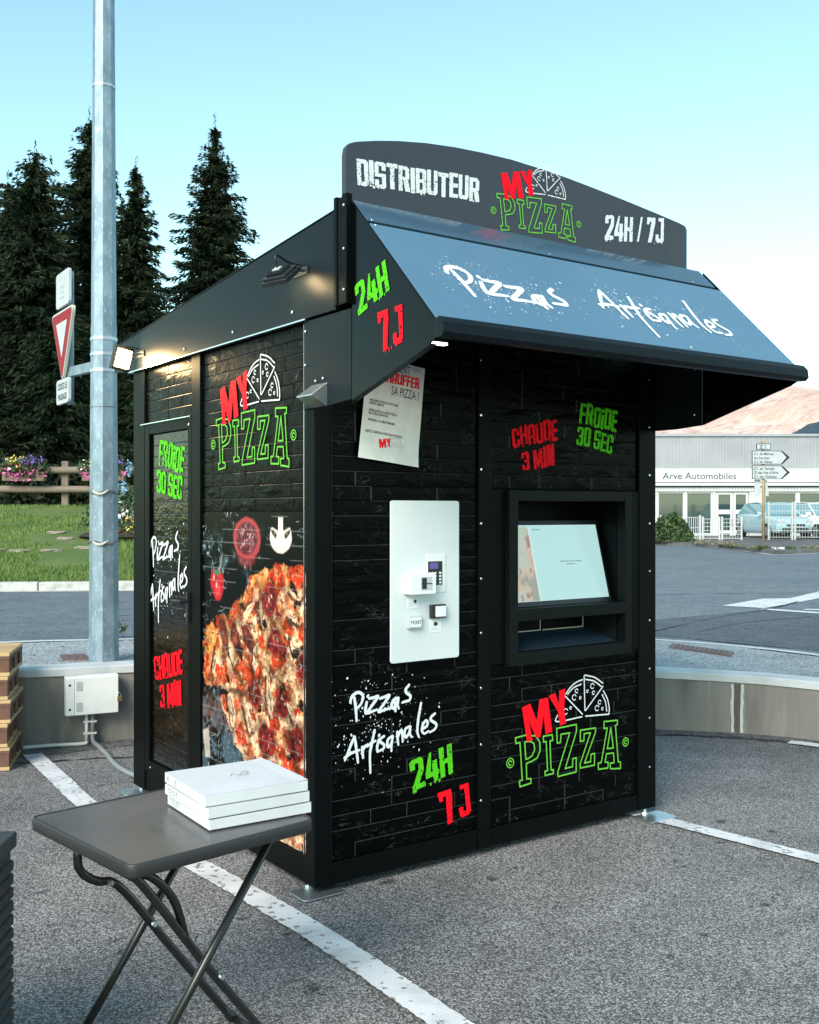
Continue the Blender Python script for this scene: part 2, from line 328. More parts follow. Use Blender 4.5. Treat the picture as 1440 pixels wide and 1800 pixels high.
# ------------------------------------------------------------------ flat lettering: implicit shapes on a grid -> polygons
class Field:
    def __init__(s, x0, x1, y0, y1, res):
        s.x0, s.y0, s.res = x0, y0, res
        s.xs = np.arange(x0, x1 + res, res); s.ys = np.arange(y0, y1 + res, res)
        s.X, s.Y = np.meshgrid(s.xs, s.ys); s.F = np.full(s.X.shape, -1.0)
    def win(s, a0, a1, b0, b1):
        i0 = max(0, int((a0 - s.x0) / s.res) - 1); i1 = min(len(s.xs), int((a1 - s.x0) / s.res) + 3)
        j0 = max(0, int((b0 - s.y0) / s.res) - 1); j1 = min(len(s.ys), int((b1 - s.y0) / s.res) + 3)
        return slice(j0, j1), slice(i0, i1)
    def seg(s, p, q, w0, w1=None):
        w1 = w0 if w1 is None else w1; w = max(w0, w1)
        sl = s.win(min(p[0], q[0]) - w, max(p[0], q[0]) + w, min(p[1], q[1]) - w, max(p[1], q[1]) + w)
        X, Y = s.X[sl], s.Y[sl]
        if X.size == 0: return
        dx, dy = q[0] - p[0], q[1] - p[1]; L = dx * dx + dy * dy + 1e-12
        t = np.clip(((X - p[0]) * dx + (Y - p[1]) * dy) / L, 0, 1)
        d = np.hypot(X - p[0] - t * dx, Y - p[1] - t * dy)
        s.F[sl] = np.maximum(s.F[sl], (w0 + (w1 - w0) * t) / 2 - d)
    def line(s, pts, w, closed=False):
        k = len(pts)
        for i in range(k if closed else k - 1): s.seg(pts[i], pts[(i + 1) % k], w)
    def circle(s, c, r, w, gap=None):
        pts = [(c[0] + r * math.cos(a), c[1] + r * math.sin(a)) for a in np.linspace(0.3, 0.3 + 2 * math.pi * (gap or 1), 17)]
        s.line(pts, w)
    def dot(s, c, r): s.seg(c, (c[0] + 1e-4, c[1]), 2 * r)
    def convex(s, pts, op=1):
        a = np.array(pts); sl = s.win(a[:, 0].min() - .02, a[:, 0].max() + .02, a[:, 1].min() - .02, a[:, 1].max() + .02)
        X, Y = s.X[sl], s.Y[sl]
        if X.size == 0: return
        area = sum(a[i][0] * a[i - 1][1] - a[i - 1][0] * a[i][1] for i in range(len(a)))
        sg = 1 if area < 0 else -1; d = np.full(X.shape, 9.)
        for i in range(len(a)):
            p, q = a[i - 1], a[i]; e = q - p; L = math.hypot(*e) + 1e-12
            d = np.minimum(d, sg * (e[0] * (Y - p[1]) - e[1] * (X - p[0])) / L)
        s.F[sl] = np.maximum(s.F[sl], d) if op > 0 else np.minimum(s.F[sl], -d)
    def poly(s, pts):
        """filled polygon by even-odd"""
        a = list(pts); X, Y = s.X, s.Y; ins = np.zeros(X.shape, bool); dist = np.full(X.shape, 9.)
        for i in range(len(a)):
            (x1, y1), (x2, y2) = a[i - 1], a[i]
            c = ((y1 > Y) != (y2 > Y)) & (X < (x2 - x1) * (Y - y1) / ((y2 - y1) or 1e-9) + x1); ins ^= c
            dx, dy = x2 - x1, y2 - y1; t = np.clip(((X - x1) * dx + (Y - y1) * dy) / (dx * dx + dy * dy + 1e-12), 0, 1)
            dist = np.minimum(dist, np.hypot(X - x1 - t * dx, Y - y1 - t * dy))
        s.F = np.maximum(s.F, np.where(ins, dist, -dist))
    def polys(s):
        F, xs, ys = s.F, s.xs, s.ys; ins = F > 0; V, P = [], []
        full = ins[:-1, :-1] & ins[:-1, 1:] & ins[1:, :-1] & ins[1:, 1:]
        anyc = ins[:-1, :-1] | ins[:-1, 1:] | ins[1:, :-1] | ins[1:, 1:]
        for j in range(full.shape[0]):
            row = np.concatenate(([0], full[j].astype(np.int8), [0])); d = np.diff(row)
            for a, b in zip(np.where(d == 1)[0], np.where(d == -1)[0]):
                k = len(V); V += [(xs[a], ys[j]), (xs[b], ys[j]), (xs[b], ys[j + 1]), (xs[a], ys[j + 1])]; P.append((k, k + 1, k + 2, k + 3))
        for j, i in zip(*np.where(anyc & ~full)):
            c = ((j, i), (j, i + 1), (j + 1, i + 1), (j + 1, i)); pl = []
            for k in range(4):
                (ja, ia), (jb, ib) = c[k], c[(k + 1) % 4]; fa, fb = F[ja, ia], F[jb, ib]
                if fa > 0: pl.append((xs[ia], ys[ja]))
                if (fa > 0) != (fb > 0):
                    t = fa / (fa - fb); pl.append((xs[ia] + (xs[ib] - xs[ia]) * t, ys[ja] + (ys[jb] - ys[ja]) * t))
            if len(pl) > 2:
                k = len(V); V += pl; P.append(tuple(range(k, k + len(pl))))
        return V, P

def decal(name, field, place, m, parent):
    """place: (x, y) in the plane of the lettering -> 3-D point"""
    V, P = field.polys(); me = bpy.data.meshes.new(name)
    me.from_pydata([place(x, y) for x, y in V], [], P); me.update()
    return obj(name, me, m, parent)

ON_FRONT = lambda d: (lambda a, b: (a, -d, b))
ON_LEFT = lambda d: (lambda a, b: (-d, -a, b))

S_, W_ = .155, .42
def rc(x0, y0, x1, y1): return [(x0, y0), (x1, y0), (x1, y1), (x0, y1)]
def ch(x0, y0, x1, y1, c, bl=1, br=1, tr=1, tl=1):
    p = []
    p += [(x0, y0 + c), (x0 + c, y0)] if bl else [(x0, y0)]
    p += [(x1 - c, y0), (x1, y0 + c)] if br else [(x1, y0)]
    p += [(x1, y1 - c), (x1 - c, y1)] if tr else [(x1, y1)]
    p += [(x0 + c, y1), (x0, y1 - c)] if tl else [(x0, y1)]
    return p
def glyph(c):
    S, W = S_, W_
    if c == 'D': return W, [(1, ch(0, 0, W, 1, .09, 0, 1, 1, 0)), (-1, rc(S, .16, W - S, .84))]
    if c == 'I': return S * 1.1, [(1, rc(0, 0, S * 1.1, 1))]
    if c == 'i': return S * 1.1, [(1, rc(0, 0, S * 1.1, .72)), (1, rc(0, .80, S * 1.1, .97))]
    if c == 'S': return W, [(1, ch(0, 0, W, 1, .07)), (-1, rc(S, .57, W - S, .85)), (-1, rc(W - S - .01, .57, W + .05, .68)), (-1, rc(S, .15, W - S, .43)), (-1, rc(-.05, .32, S + .01, .43))]
    if c == 'T': return W, [(1, rc(0, .83, W, 1)), (1, rc((W - S * 1.1) / 2, 0, (W + S * 1.1) / 2, 1))]
    if c == 'R': return W * 1.04, [(1, ch(0, .40, W, 1, .11, 0, 1, 1, 0)), (-1, rc(S, .57, W - S, .84)), (1, rc(0, 0, S, 1)), (1, [(W - S - .01, 0), (W + .03, 0), (W - .04, .43), (W - S - .08, .43)])]
    if c == 'P': return W, [(1, ch(0, .40, W, 1, .07, 0, 1, 1, 0)), (-1, rc(S, .56, W - S, .85)), (1, rc(0, 0, S, 1))]
    if c == 'B': return W, [(1, ch(0, 0, W, 1, .07, 0, 1, 1, 0)), (-1, rc(S, .58, W - S, .85)), (-1, rc(S, .15, W - S, .43)), (-1, [(W - .04, .5), (W + .02, .43), (W + .02, .57)])]
    if c == 'U': return W, [(1, ch(0, 0, W, 1, .08, 1, 1, 0, 0)), (-1, rc(S, .16, W - S, 1.05))]
    if c == 'E': return W * .84, [(1, rc(0, 0, W * .84, 1)), (-1, rc(S, .16, W + .05, .42)), (-1, rc(S, .58, W + .05, .84))]
    if c == 'F': return W * .84, [(1, rc(0, 0, W * .84, 1)), (-1, rc(S, -.05, W + .05, .42)), (-1, rc(S, .58, W + .05, .84))]
    if c in 'O0': return W, [(1, ch(0, 0, W, 1, .09)), (-1, rc(S, .16, W - S, .84))]
    if c == 'C': return W, [(1, ch(0, 0, W, 1, .09)), (-1, rc(S, .16, W - S, .84)), (-1, rc(W - S - .01, .40, W + .05, .60))]
    if c == 'H': return W, [(1, rc(0, 0, S, 1)), (1, rc(W - S, 0, W, 1)), (1, rc(S - .02, .42, W - S + .02, .58))]
    if c == 'A': return W, [(1, ch(0, 0, W, 1, .08, 0, 0, 1, 1)), (-1, rc(S, -.05, W - S, .28)), (-1, rc(S, .45, W - S, .84))]
    if c == 'N': return W, [(1, rc(0, 0, S, 1)), (1, rc(W - S, 0, W, 1)), (1, [(S - .12, 1), (S + .06, 1), (W - S + .10, 0), (W - S - .06, 0)])]
    if c == 'M': return W * 1.3, [(1, rc(0, 0, S, 1)), (1, rc(W * 1.3 - S, 0, W * 1.3, 1)), (1, [(.02, 1), (S + .04, 1), (W * .65 + .05, .12), (W * .65 - .06, .12)]), (1, [(W * 1.3 - .02, 1), (W * 1.3 - S - .04, 1), (W * .65 - .05, .12), (W * .65 + .06, .12)])]
    if c == '7': return W, [(1, rc(0, .83, W, 1)), (1, rc(0, .72, S * .8, .9)), (1, [(.07, 0), (.09 + S * 1.1, 0), (W, .78), (W, .90), (W - S * 1.15, .90)])]
    if c == 'J': return W, [(1, ch(0, 0, W, .45, .09, 1, 1, 0, 0)), (-1, rc(S, .17, W - S, .5)), (-1, rc(-.05, .33, W - S, .5)), (1, rc(W - S, .2, W, 1)), (1, rc(W - S - .13, .86, W, 1))]
    if c == '2': return W, [(1, ch(0, .60, W, 1, .08, 0, 0, 1, 1)), (-1, rc(S, .55, W - S, .84)), (-1, rc(-.05, .55, S + .01, .66)), (1, [(0, .10), (S * 1.25, .10), (W, .56), (W, .64), (W - S, .64)]), (1, rc(0, 0, W, .17))]
    if c == '4': return W * 1.06, [(1, [(0, .22), (0, .36), (.17, 1), (.17 + S, 1), (S * 1.1, .36), (S, .22)]), (1, rc(0, .20, W * 1.06, .36)), (1, rc(W - S - .03, 0, W - .02, .70))]
    if c == '3': return W, [(1, ch(0, 0, W, 1, .08)), (-1, rc(S, .57, W - S, .85)), (-1, rc(S, .15, W - S, .43)), (-1, rc(-.05, .30, S * .95, .70)), (-1, [(W - .04, .5), (W + .02, .44), (W + .02, .56)])]
    if c == '/': return .26, [(1, [(0, 0), (.10, 0), (.26, 1), (.16, 1)])]
    return .16, []
def block_text(name, text, quad, place, m, parent, seed=1, grunge=.5, gap=.03, res=1 / 64):
    """heavy condensed stencil lettering stretched over the quad TL, TR, BR, BL"""
    x = 0; parts = []
    for c in text:
        w, ops = glyph(c); parts.append((x, ops)); x += w + gap
    x -= gap; f = Field(-.04, x + .04, -.12, 1.08, res); rng = random.Random(seed)
    for ox, ops in parts:
        dy, hs = rng.uniform(-.03, .03) * grunge * 2, 1 + rng.uniform(-.03, .05) * grunge
        sub = Field(max(-.04, ox - .06), ox + .75, -.12, 1.08, res)
        sub.x0 = f.xs[int(round((sub.x0 - f.x0) / res))]; sub.xs = sub.x0 + np.arange(len(sub.xs)) * res; sub.X, sub.Y = np.meshgrid(sub.xs, sub.ys)
        for op, pl in ops: sub.convex([(ox + a, b * hs + dy) for a, b in pl], op)
        i0 = int(round((sub.x0 - f.x0) / res)); n = min(sub.F.shape[1], f.F.shape[1] - i0)
        f.F[:, i0:i0 + n] = np.maximum(f.F[:, i0:i0 + n], sub.F[:, :n])
    if grunge:
        n1 = vnoise(f.X, f.Y, 16, seed, 3); n2 = vnoise(f.X, f.Y, 30, seed + 5, 2); n3 = vnoise(f.X, f.Y * .3, 22, seed + 9, 2); big = vnoise(f.X, f.Y, 2.6, seed + 3, 2)
        f.F += (n1 - .5) * .035 * grunge
        f.F = np.minimum(f.F, (.77 - .22 * grunge * np.clip((big - .45) * 3, 0, 1) - n2) * .4)
        drip = (n3 > .66) & (f.Y < .04) & (f.Y > -.1 * big) & (big > .5)
        f.F = np.where(drip, np.maximum(f.F, .01), f.F)
    TL, TR, BR, BL = [np.array(q) for q in quad]
    def pl(a, b):
        s = a / x; p = (BL * (1 - s) + BR * s) * (1 - b) + (TL * (1 - s) + TR * s) * b
        return place(p[0], p[1])
    return decal(name, f, pl, m, parent)

def smooth_line(pts, n=5):
    if len(pts) < 3: return pts
    P = [np.array(p, float) for p in pts]; P = [2 * P[0] - P[1]] + P + [2 * P[-1] - P[-2]]; out = []
    for i in range(1, len(P) - 2):
        for k in range(n):
            t = k / n; a, b, c, d = P[i - 1:i + 3]
            out.append(tuple(.5 * (2 * b + (c - a) * t + (2 * a - 5 * b + 4 * c - d) * t * t + (3 * b - a - 3 * c + d) * t ** 3)))
    return out + [tuple(P[-2])]

LOGO = {
 'M': [(-406,325),(-339,341),(-285,232),(-263,359),(-193,364),(-155,148),(-212,138),(-229,255),(-253,129),(-290,124),(-347,232),(-319,114),(-366,111)],
 'Y': [(-187,373),(-131,384),(-101,316),(-96,396),(-44,405),(-54,273),(-37,186),(-91,176),(-107,265)],
 'letters': [
  [(-458,147),(-376,153),(-296,139),(-260,97),(-257,46),(-280,3),(-327,-13),(-370,-19),(-368,-114),(-333,-118),(-333,-145),(-422,-154),(-427,-119),(-403,-116),(-422,114),(-455,113)],
  [(-384,113),(-339,112),(-309,95),(-302,57),(-321,23),(-352,9),(-374,5)],
  [(-232,128),(-156,128),(-152,93),(-175,92),(-166,-88),(-146,-90),(-146,-113),(-215,-116),(-218,-90),(-195,-88),(-207,93),(-228,92)],
  [(-118,163),(52,168),(52,124),(-45,-97),(18,-94),(20,-44),(50,-43),(50,-132),(-107,-138),(-108,-109),(-6,122),(-82,122),(-85,72),(-114,71)],
  [(87,127),(221,125),(221,96),(123,-86),(178,-86),(181,-39),(214,-37),(212,-112),(86,-113),(85,-87),(177,100),(120,101),(118,56),(87,56)],
  [(299,157),(424,151),(421,121),(404,120),(431,-121),(452,-126),(452,-168),(360,-157),(355,-120),(393,-121),(386,-57),(322,-55),(309,-106),(338,-112),(335,-148),(248,-144),(246,-105),(274,-104),(329,111),(299,112)],
  [(361,110),(385,-24),(329,-23)]],
 'slices': [[(-40,370),(2,409),(54,435),(105,446)],[(-24,367),(25,401),(94,419)],[(-44,356),(105,227)],[(120,468),(127,248)],[(127,473),(214,450),(289,406)],[(134,445),(208,427),(276,386)],[(289,385),(134,248)],[(293,356),(331,299),(347,238),(344,200)],[(282,333),(313,281),(324,222)],[(134,211),(344,200)],[(-112,245),(-114,205),(100,211)]],
 'dots': [(54,380,12),(33,341,17),(87,333,8),(194,397,16),(204,353,11),(150,369,8),(259,287,13),(236,251,17),(285,242,8),(-40,260,17),(2,278,8)],
 'rings': [(-500,1,28),(-500,1,13),(500,-1,27),(500,-1,12)]}
def logo(center, width, place, parent, rot=0, res=None, small=False):
    k = width / 1000; ca, sa = math.cos(R(rot)), math.sin(R(rot))
    def pl(off):
        return lambda a, b: place(center[0] + (a * ca - b * sa) * k, center[1] + (a * sa + b * ca) * k + off * 0)
    res = res or 1.9 / width * .001 * 1000
    g = Field(-540, 540, -190, 190, res)
    for p in LOGO['letters']: g.line(p, 9.5, True)
    for x, y, r in LOGO['rings']: g.circle((x, y), r, 7, None if r > 20 else .8)
    my_cut = Field(-540, 540, -190, 190, res); my_cut.poly(LOGO['M']); g.F = np.minimum(g.F, -my_cut.F)
    w = Field(-140, 370, 190, 490, res)
    for p in LOGO['slices']: w.line(smooth_line(p, 6), 8.5)
    for x, y, r in LOGO['dots']: w.circle((x, y), r, 6, .82)
    c2 = Field(-140, 370, 190, 490, res); c2.poly(LOGO['Y']); w.F = np.minimum(w.F, -c2.F)
    r_ = Field(-420, -20, 95, 420, res); r_.poly(LOGO['M']); r_.poly(LOGO['Y'])
    decal('logo_pizza_outline_letters', g, pl(0), 'green_line', parent)
    decal('logo_pizza_slices', w, pl(0), 'white_ink', parent)
    decal('logo_red_letters', r_, pl(0), 'red_ink', parent)

SCRIPT = {
 'Pizzas': [[(-71,191),(-63,214),(-39,228),(-16,223),(-7,204),(-19,176),(-46,155)],[(-51,207),(-44,162),(-40,108)],[(12,182),(6,156),(7,135),(22,140)],[(17,206),(18,209)],[(25,197),(46,198),(70,200),(41,167),(16,136),(46,141),(64,144)],[(81,191),(105,195),(129,199),(100,165),(73,134),(105,140),(134,142)],[(177,183),(153,177),(141,155),(153,140),(169,157),(178,183),(174,153),(180,137)],[(158,170),(162,128)],[(235,235),(218,218),(220,203),(242,186),(238,168),(218,164),(199,161)]],
 'Artisanales': [[(-50,42),(-69,9),(-98,-53)],[(-50,42),(-42,-9),(-33,-71)],[(-101,-42),(-69,-27),(-26,-18)],[(-12,-7),(-10,-35),(-7,-54)],[(-10,-24),(1,-7),(15,-1)],[(52,57),(36,-5),(28,-45),(30,-124)],[(14,-8),(36,4),(56,10)],[(71,6),(65,-18),(67,-38)],[(75,30),(76,34)],[(101,25),(82,16),(81,4),(101,-13),(97,-29),(70,-37)],[(145,20),(123,9),(118,-15),(127,-25),(141,-7),(147,18),(141,-18),(140,-44)],[(171,35),(173,5),(177,-21)],[(173,9),(188,37),(197,32),(200,-12)],[(238,52),(216,43),(210,19),(219,6),(235,24),(242,50),(240,19),(248,4)],[(300,147),(285,78),(280,24),(288,-1)],[(306,30),(330,40),(337,57),(325,66),(309,48),(305,25),(318,10),(342,17)],[(378,92),(357,80),(357,64),(385,44),(379,24),(351,12)]]}
def script_text(name, word, tf, place, m, parent, width=.015, seed=3, res=.0022, splat=60, spread=.12):
    """brush lettering; tf maps the written strokes (mm) into the plane (m)"""
    st = [[tf(*p) for p in smooth_line(s, 5)] for s in SCRIPT[word]]
    al = np.array([p for s in st for p in s]); lo, hi = al.min(0) - .11, al.max(0) + .09
    f = Field(lo[0], hi[0], lo[1], hi[1], res); rng = random.Random(seed)
    for s in st:
        k = len(s)
        for i in range(k - 1):
            t = i / max(1, k - 1); wd = width * (1.12 - .5 * abs(t - .35)); f.seg(s[i], s[i + 1], wd, wd * .98)
    for _ in range(splat):
        s = rng.choice(rng.choice(st)); a = rng.gauss(0, spread * .55), rng.gauss(0, spread * .45)
        c = (s[0] + a[0], s[1] + a[1]); r = abs(rng.gauss(0, .0010)) + .0007
        if rng.random() < .05: r = rng.uniform(.002, .0045)
        if lo[0] + .01 < c[0] < hi[0] - .01 and lo[1] + .01 < c[1] < hi[1] - .01: f.seg(c, (c[0] + rng.uniform(-1, 1) * r, c[1] - rng.uniform(0, 2) * r), 2 * r)
    f.F += (vnoise(f.X, f.Y, 90, seed, 2) - .5) * .0014
    return decal(name, f, place, m, parent)

def font_mesh(name, body, size, place, m, parent, bold=0.0, sx=1.0, align='LEFT', shear=0.0, spacing=1.0):
    """small print in the built-in typeface, flat; place maps (x, y) -> 3-D"""
    cu = bpy.data.curves.new(name, 'FONT'); cu.body = body; cu.size = size; cu.align_x = align; cu.offset = bold; cu.shear = shear; cu.space_character = spacing
    cu.resolution_u = 3
    o = bpy.data.objects.new(name + '_tmp', cu); col.objects.link(o)
    dg = bpy.context.evaluated_depsgraph_get(); me = bpy.data.meshes.new_from_object(o.evaluated_get(dg))
    bpy.data.objects.remove(o); bpy.data.curves.remove(cu)
    me.materials.clear()
    for v in me.vertices: v.co = Vector(place(v.co.x * sx, v.co.y))
    me.update(); return obj(name, me, m, parent)
# ================================================================== THE SETTING
def zup(x): return .47 - .024 * max(-3, min(3, x))
def sheet(name, pts, z, m, parent=None):
    me = bpy.data.meshes.new(name); me.from_pydata([(x, y, z) for x, y in pts], [], [list(range(len(pts)))]); me.update()
    if me.polygons[0].normal.z < 0: me.flip_normals()
    return obj(name, me, m, parent)
def strip(name, A, B, m, parent=None):
    """quad strip between two equally long 3-D polylines"""
    n = len(A); me = bpy.data.meshes.new(name)
    me.from_pydata(list(A) + list(B), [], [(i, i + 1, n + i + 1, n + i) for i in range(n - 1)]); me.update()
    if me.polygons[0].normal.z < 0: me.flip_normals()
    return obj(name, me, m, parent)
def resample(pts, n):
    P = [np.array(p, float) for p in smooth_line(pts, 8)]; d = np.concatenate(([0], np.cumsum([np.linalg.norm(b - a) for a, b in zip(P, P[1:])])))
    return [tuple(np.array([np.interp(t, d, [p[k] for p in P]) for k in range(len(P[0]))])) for t in np.linspace(0, d[-1], n)]
def painted(name, pts, w, z, m='paint', n=24, ragged=.006, seed=1):
    """painted line with slightly ragged edges along a polyline on the ground"""
    P = resample(pts, n * 4) if len(pts) > 2 else [tuple(np.array(pts[0]) + (np.array(pts[1]) - np.array(pts[0])) * t) for t in np.linspace(0, 1, n * 4)]
    rng = random.Random(seed); A, B = [], []
    for i, p in enumerate(P):
        q0, q1 = P[max(0, i - 1)], P[min(len(P) - 1, i + 1)]; d = Vector((q1[0] - q0[0], q1[1] - q0[1], 0)).normalized(); nn = Vector((-d.y, d.x, 0))
        zz = z(p[0]) if callable(z) else z
        A.append(tuple(Vector((p[0], p[1], zz)) + nn * (w / 2 + rng.uniform(-ragged, ragged)))); B.append(tuple(Vector((p[0], p[1], zz)) - nn * (w / 2 + rng.uniform(-ragged, ragged))))
    return strip(name, A, B, m)

struct(sheet('far_ground', [(-9000, -9000), (9000, -9000), (9000, 9000), (-9000, 9000)], -.35, 'lawn'))
struct(sheet('parking_lot', [(-60, -60), (60, -60), (60, 8.2), (-60, 8.2)], 0, 'asphalt'))

WALL = resample([(-7.5, 7.05), (-5, 7.1), (-3.4, 7.12), (-2.62, 6.985), (-1.96, 7.312), (-1.0, 7.62), (.4, 7.83), (1.796, 7.637), (2.379, 7.499), (2.859, 7.258), (4.4, 6.2), (7.5, 4.0)], 90)
NEAR = resample([(-7.5, 7.9), (-5, 8.0), (-3.28, 8.316), (-2.32, 8.73), (-1, 9.2), (.6, 9.6), (2.26, 9.62), (2.92, 9.22), (3.39, 8.60), (5.2, 6.9), (8.2, 4.6)], 90)
struct(strip('pavement', [(x, y + .05, zup(x)) for x, y in WALL], [(x, y, zup(x) + .004) for x, y in NEAR], 'pavement'))
near = [(-300, 7.9)] + NEAR + [(300, 4.6)]
struct(strip('road', [(x, y, zup(x)) for x, y in near], [(x * 12 if abs(x) < 20 else x * 9, 2600, zup(x)) for x, y in near], 'road'))
struct(painted('pavement_edge_strip', [(x, y + .05) for x, y in NEAR[6:-6:6]], .10, lambda x: zup(x) + .008, 'coping', 40, .004))

# retaining wall: cast panels with dark joints and a pale coping
wall = thing('retaining_wall', 'low weathered concrete retaining wall curving behind the black kiosk', 'wall')
def wall_panel(i0, i1):
    b = MB(); n = i1 - i0 + 1; V = []; Fs = []
    for k in range(n):
        x, y = WALL[i0 + k]; q0, q1 = WALL[max(0, i0 + k - 1)], WALL[min(len(WALL) - 1, i0 + k + 1)]
        d = Vector((q1[0] - q0[0], q1[1] - q0[1])).normalized(); nx, ny = -d.y * .2, d.x * .2
        t = zup(x) - .045
        V += [(x, y, -.05), (x, y, t), (x + nx, y + ny, t), (x + nx, y + ny, -.05)]
    for k in range(n - 1):
        for j in range(4): Fs.append((k * 4 + j, k * 4 + 4 + j, k * 4 + 4 + (j + 1) % 4, k * 4 + (j + 1) % 4))
    Fs += [(0, 1, 2, 3), tuple((n - 1) * 4 + j for j in (3, 2, 1, 0))]
    b.add(V, Fs); me_ = b.build('concrete_panel', 'concrete', wall)
    bpy_fix(me_); return me_
def bpy_fix(o):
    import bmesh
    bm = bmesh.new(); bm.from_mesh(o.data); bmesh.ops.recalc_face_normals(bm, faces=bm.faces); bm.to_mesh(o.data); bm.free()
def near_index(x): return min(range(len(WALL)), key=lambda i: abs(WALL[i][0] - x))
jl, jr = near_index(-1.99), near_index(2.38)
edges = [0, near_index(-4.6), jl, near_index(.3), jr, near_index(5.0), len(WALL) - 1]
for a, b_ in zip(edges, edges[1:]): wall_panel(a, b_)
for j in (jl, jr):
    x, y = WALL[j]; q = WALL[j + 1]; d = Vector((q[0] - x, q[1] - y, 0)).normalized(); nn = Vector((d.y, -d.x, 0)); rng = random.Random(j)
    b = MB(); b2 = MB(); zs = np.linspace(.01, zup(x) - .055, 9); wmax = .028 if j == jr else .010
    L = [Vector((x, y, z)) + nn * .004 - d * wmax * rng.uniform(.8, 1) for z in zs]; Rr = [Vector((x, y, z)) + nn * .004 + d * wmax * rng.uniform(.75, 1) * (.6 + .4 * z / .45) for z in zs]
    n = len(zs); b.add(L + Rr, [(i, n + i, n + i + 1, i + 1) for i in range(n - 1)]); b.build('joint_filler', 'joint', wall)
    for s_, P in ((-1, L), (1, Rr)):
        e = MB(); Q = [p + d * s_ * rng.uniform(.011, .016) * (1.5 if j == jr else .6) for p in P]
        e.add([p + nn * .002 for p in P] + [q + nn * .001 for q in Q], [(i, n + i, n + i + 1, i + 1) for i in range(n - 1)]); e.build('joint_lip', 'coping', wall)
cop = MB(); V, Fs = [], []
for k, (x, y) in enumerate(WALL):
    q0, q1 = WALL[max(0, k - 1)], WALL[min(len(WALL) - 1, k + 1)]; d = Vector((q1[0] - q0[0], q1[1] - q0[1])).normalized(); nn = Vector((-d.y, d.x)); t = zup(x)
    for o_, z in ((-.012, t - .043), (-.012, t + .002), (.004, t + .012), (.20, t + .012), (.20, t - .043)): V.append((x + nn.x * o_, y + nn.y * o_, z))
for k in range(len(WALL) - 1):
    for j in range(5): Fs.append((k * 5 + j, k * 5 + 5 + j, k * 5 + 5 + (j + 1) % 5, k * 5 + (j + 1) % 5))
cop.add(V, Fs); o = cop.build('coping', 'coping', wall); bpy_fix(o)

# gutter strip along the foot of the wall, cracks, painted bay lines
GUT = [w for w in WALL if -2.6 < w[0] < 5.5]
struct(strip('gutter', [(x, y + .02, .004) for x, y in GUT], [(x - .02, y - .20 - .05 * math.sin(x * 2), .004) for x, y in GUT], 'pavement'))
M['gutter'] = asphalt_mat('worn concrete gutter', (.14, .14, .14), (.30, .30, .29), 60, 1.3, (.75, .74, .74)); bpy.data.objects['gutter'].data.materials[0] = M['gutter']
M['crack'] = mat('tar filled crack', (.018, .018, .02), .7)
def crack(pts, w, z, seed):
    rng = random.Random(seed); P = resample(pts, 40)
    struct(painted('asphalt_crack', [(x + rng.uniform(-.012, .012), y + rng.uniform(-.012, .012)) for x, y in P[::2]], w, z, 'crack', 14, w * .4, seed))
crack([(x - .02, y - .225 - .05 * math.sin(x * 2)) for x, y in GUT[int(len(GUT) * .45)::4]], .018, .008, 4)
crack([(-2.9, 6.55), (-2.45, 6.62), (-2.0, 6.74), (-1.5, 6.85), (-1.0, 6.9)], .022, .006, 5)
def bay(pts, w, seed): struct(painted('bay_line', pts, w, .010, 'paint', 90, .0035, seed))
bay([(-2.48, 6.834), (-2.1, 6.22), (-1.754, 5.66), (-1.35, 5.15), (-.967, 4.70), (-.6, 4.25), (-.276, 3.825), (.116, 3.25), (.7, 2.4), (1.4, 1.3)], .120, 1)
bay([(.7, 6.05), (1.274, 5.417), (1.878, 4.768), (2.6, 4.0), (3.6, 2.9)], .108, 2)
bay([(2.63, 7.20), (2.80, 7.08), (3.3, 6.66), (4.0, 6.0)], .11, 3)
# road markings on the junction at the right
zr = lambda x: zup(x) + .006
mk = MB()
def flat(pts, nm='road_marking'):
    me = bpy.data.meshes.new(nm); me.from_pydata([(x, y, zr(x)) for x, y in pts], [], [list(range(len(pts)))]); me.update()
    if me.polygons[0].normal.z < 0: me.flip_normals()
    struct(obj(nm, me, 'paint'))
flat([(4.0, 13.295), (4.86, 14.34), (5.289, 14.432), (6.17, 15.67), (6.8, 16.5), (6.35, 15.1), (5.684, 14.432), (5.25, 13.9), (4.42, 12.95)])
flat([(4.30, 12.78), (4.42, 12.90), (6.2, 11.2), (6.05, 11.05)])
flat([(4.80, 12.70), (4.90, 12.84), (6.4, 12.5), (6.3, 12.3)])
M['patch'] = asphalt_mat('darker road repair', (.085, .10, .115), (.22, .25, .275), 90, .5, (.8, .8, .84))
def road_patch(pts):
    me = bpy.data.meshes.new('road_repair'); me.from_pydata([(x, y, zup(x) + .003) for x, y in pts], [], [list(range(len(pts)))]); me.update()
    if me.polygons[0].normal.z < 0: me.flip_normals()
    struct(obj('road_repair', me, 'patch'))
road_patch([(1.2, 10.4), (2.8, 11.6), (4.3, 12.7), (6.3, 10.9), (6.4, 7.2), (4.6, 8.0), (3.4, 9.1), (2.6, 9.8)])
for i, pts in enumerate(([(2.4, 10.3), (3.4, 11.7), (4.4, 12.8), (5.2, 13.9)], [(2.9, 10.4), (3.6, 11.2), (4.6, 11.9)], [(2.2, 14.6), (4.2, 15.2), (6.6, 15.4)])):
    struct(painted('asphalt_crack', pts, .03, lambda x: zup(x) + .0075, 'crack', 20, .012, 20 + i))
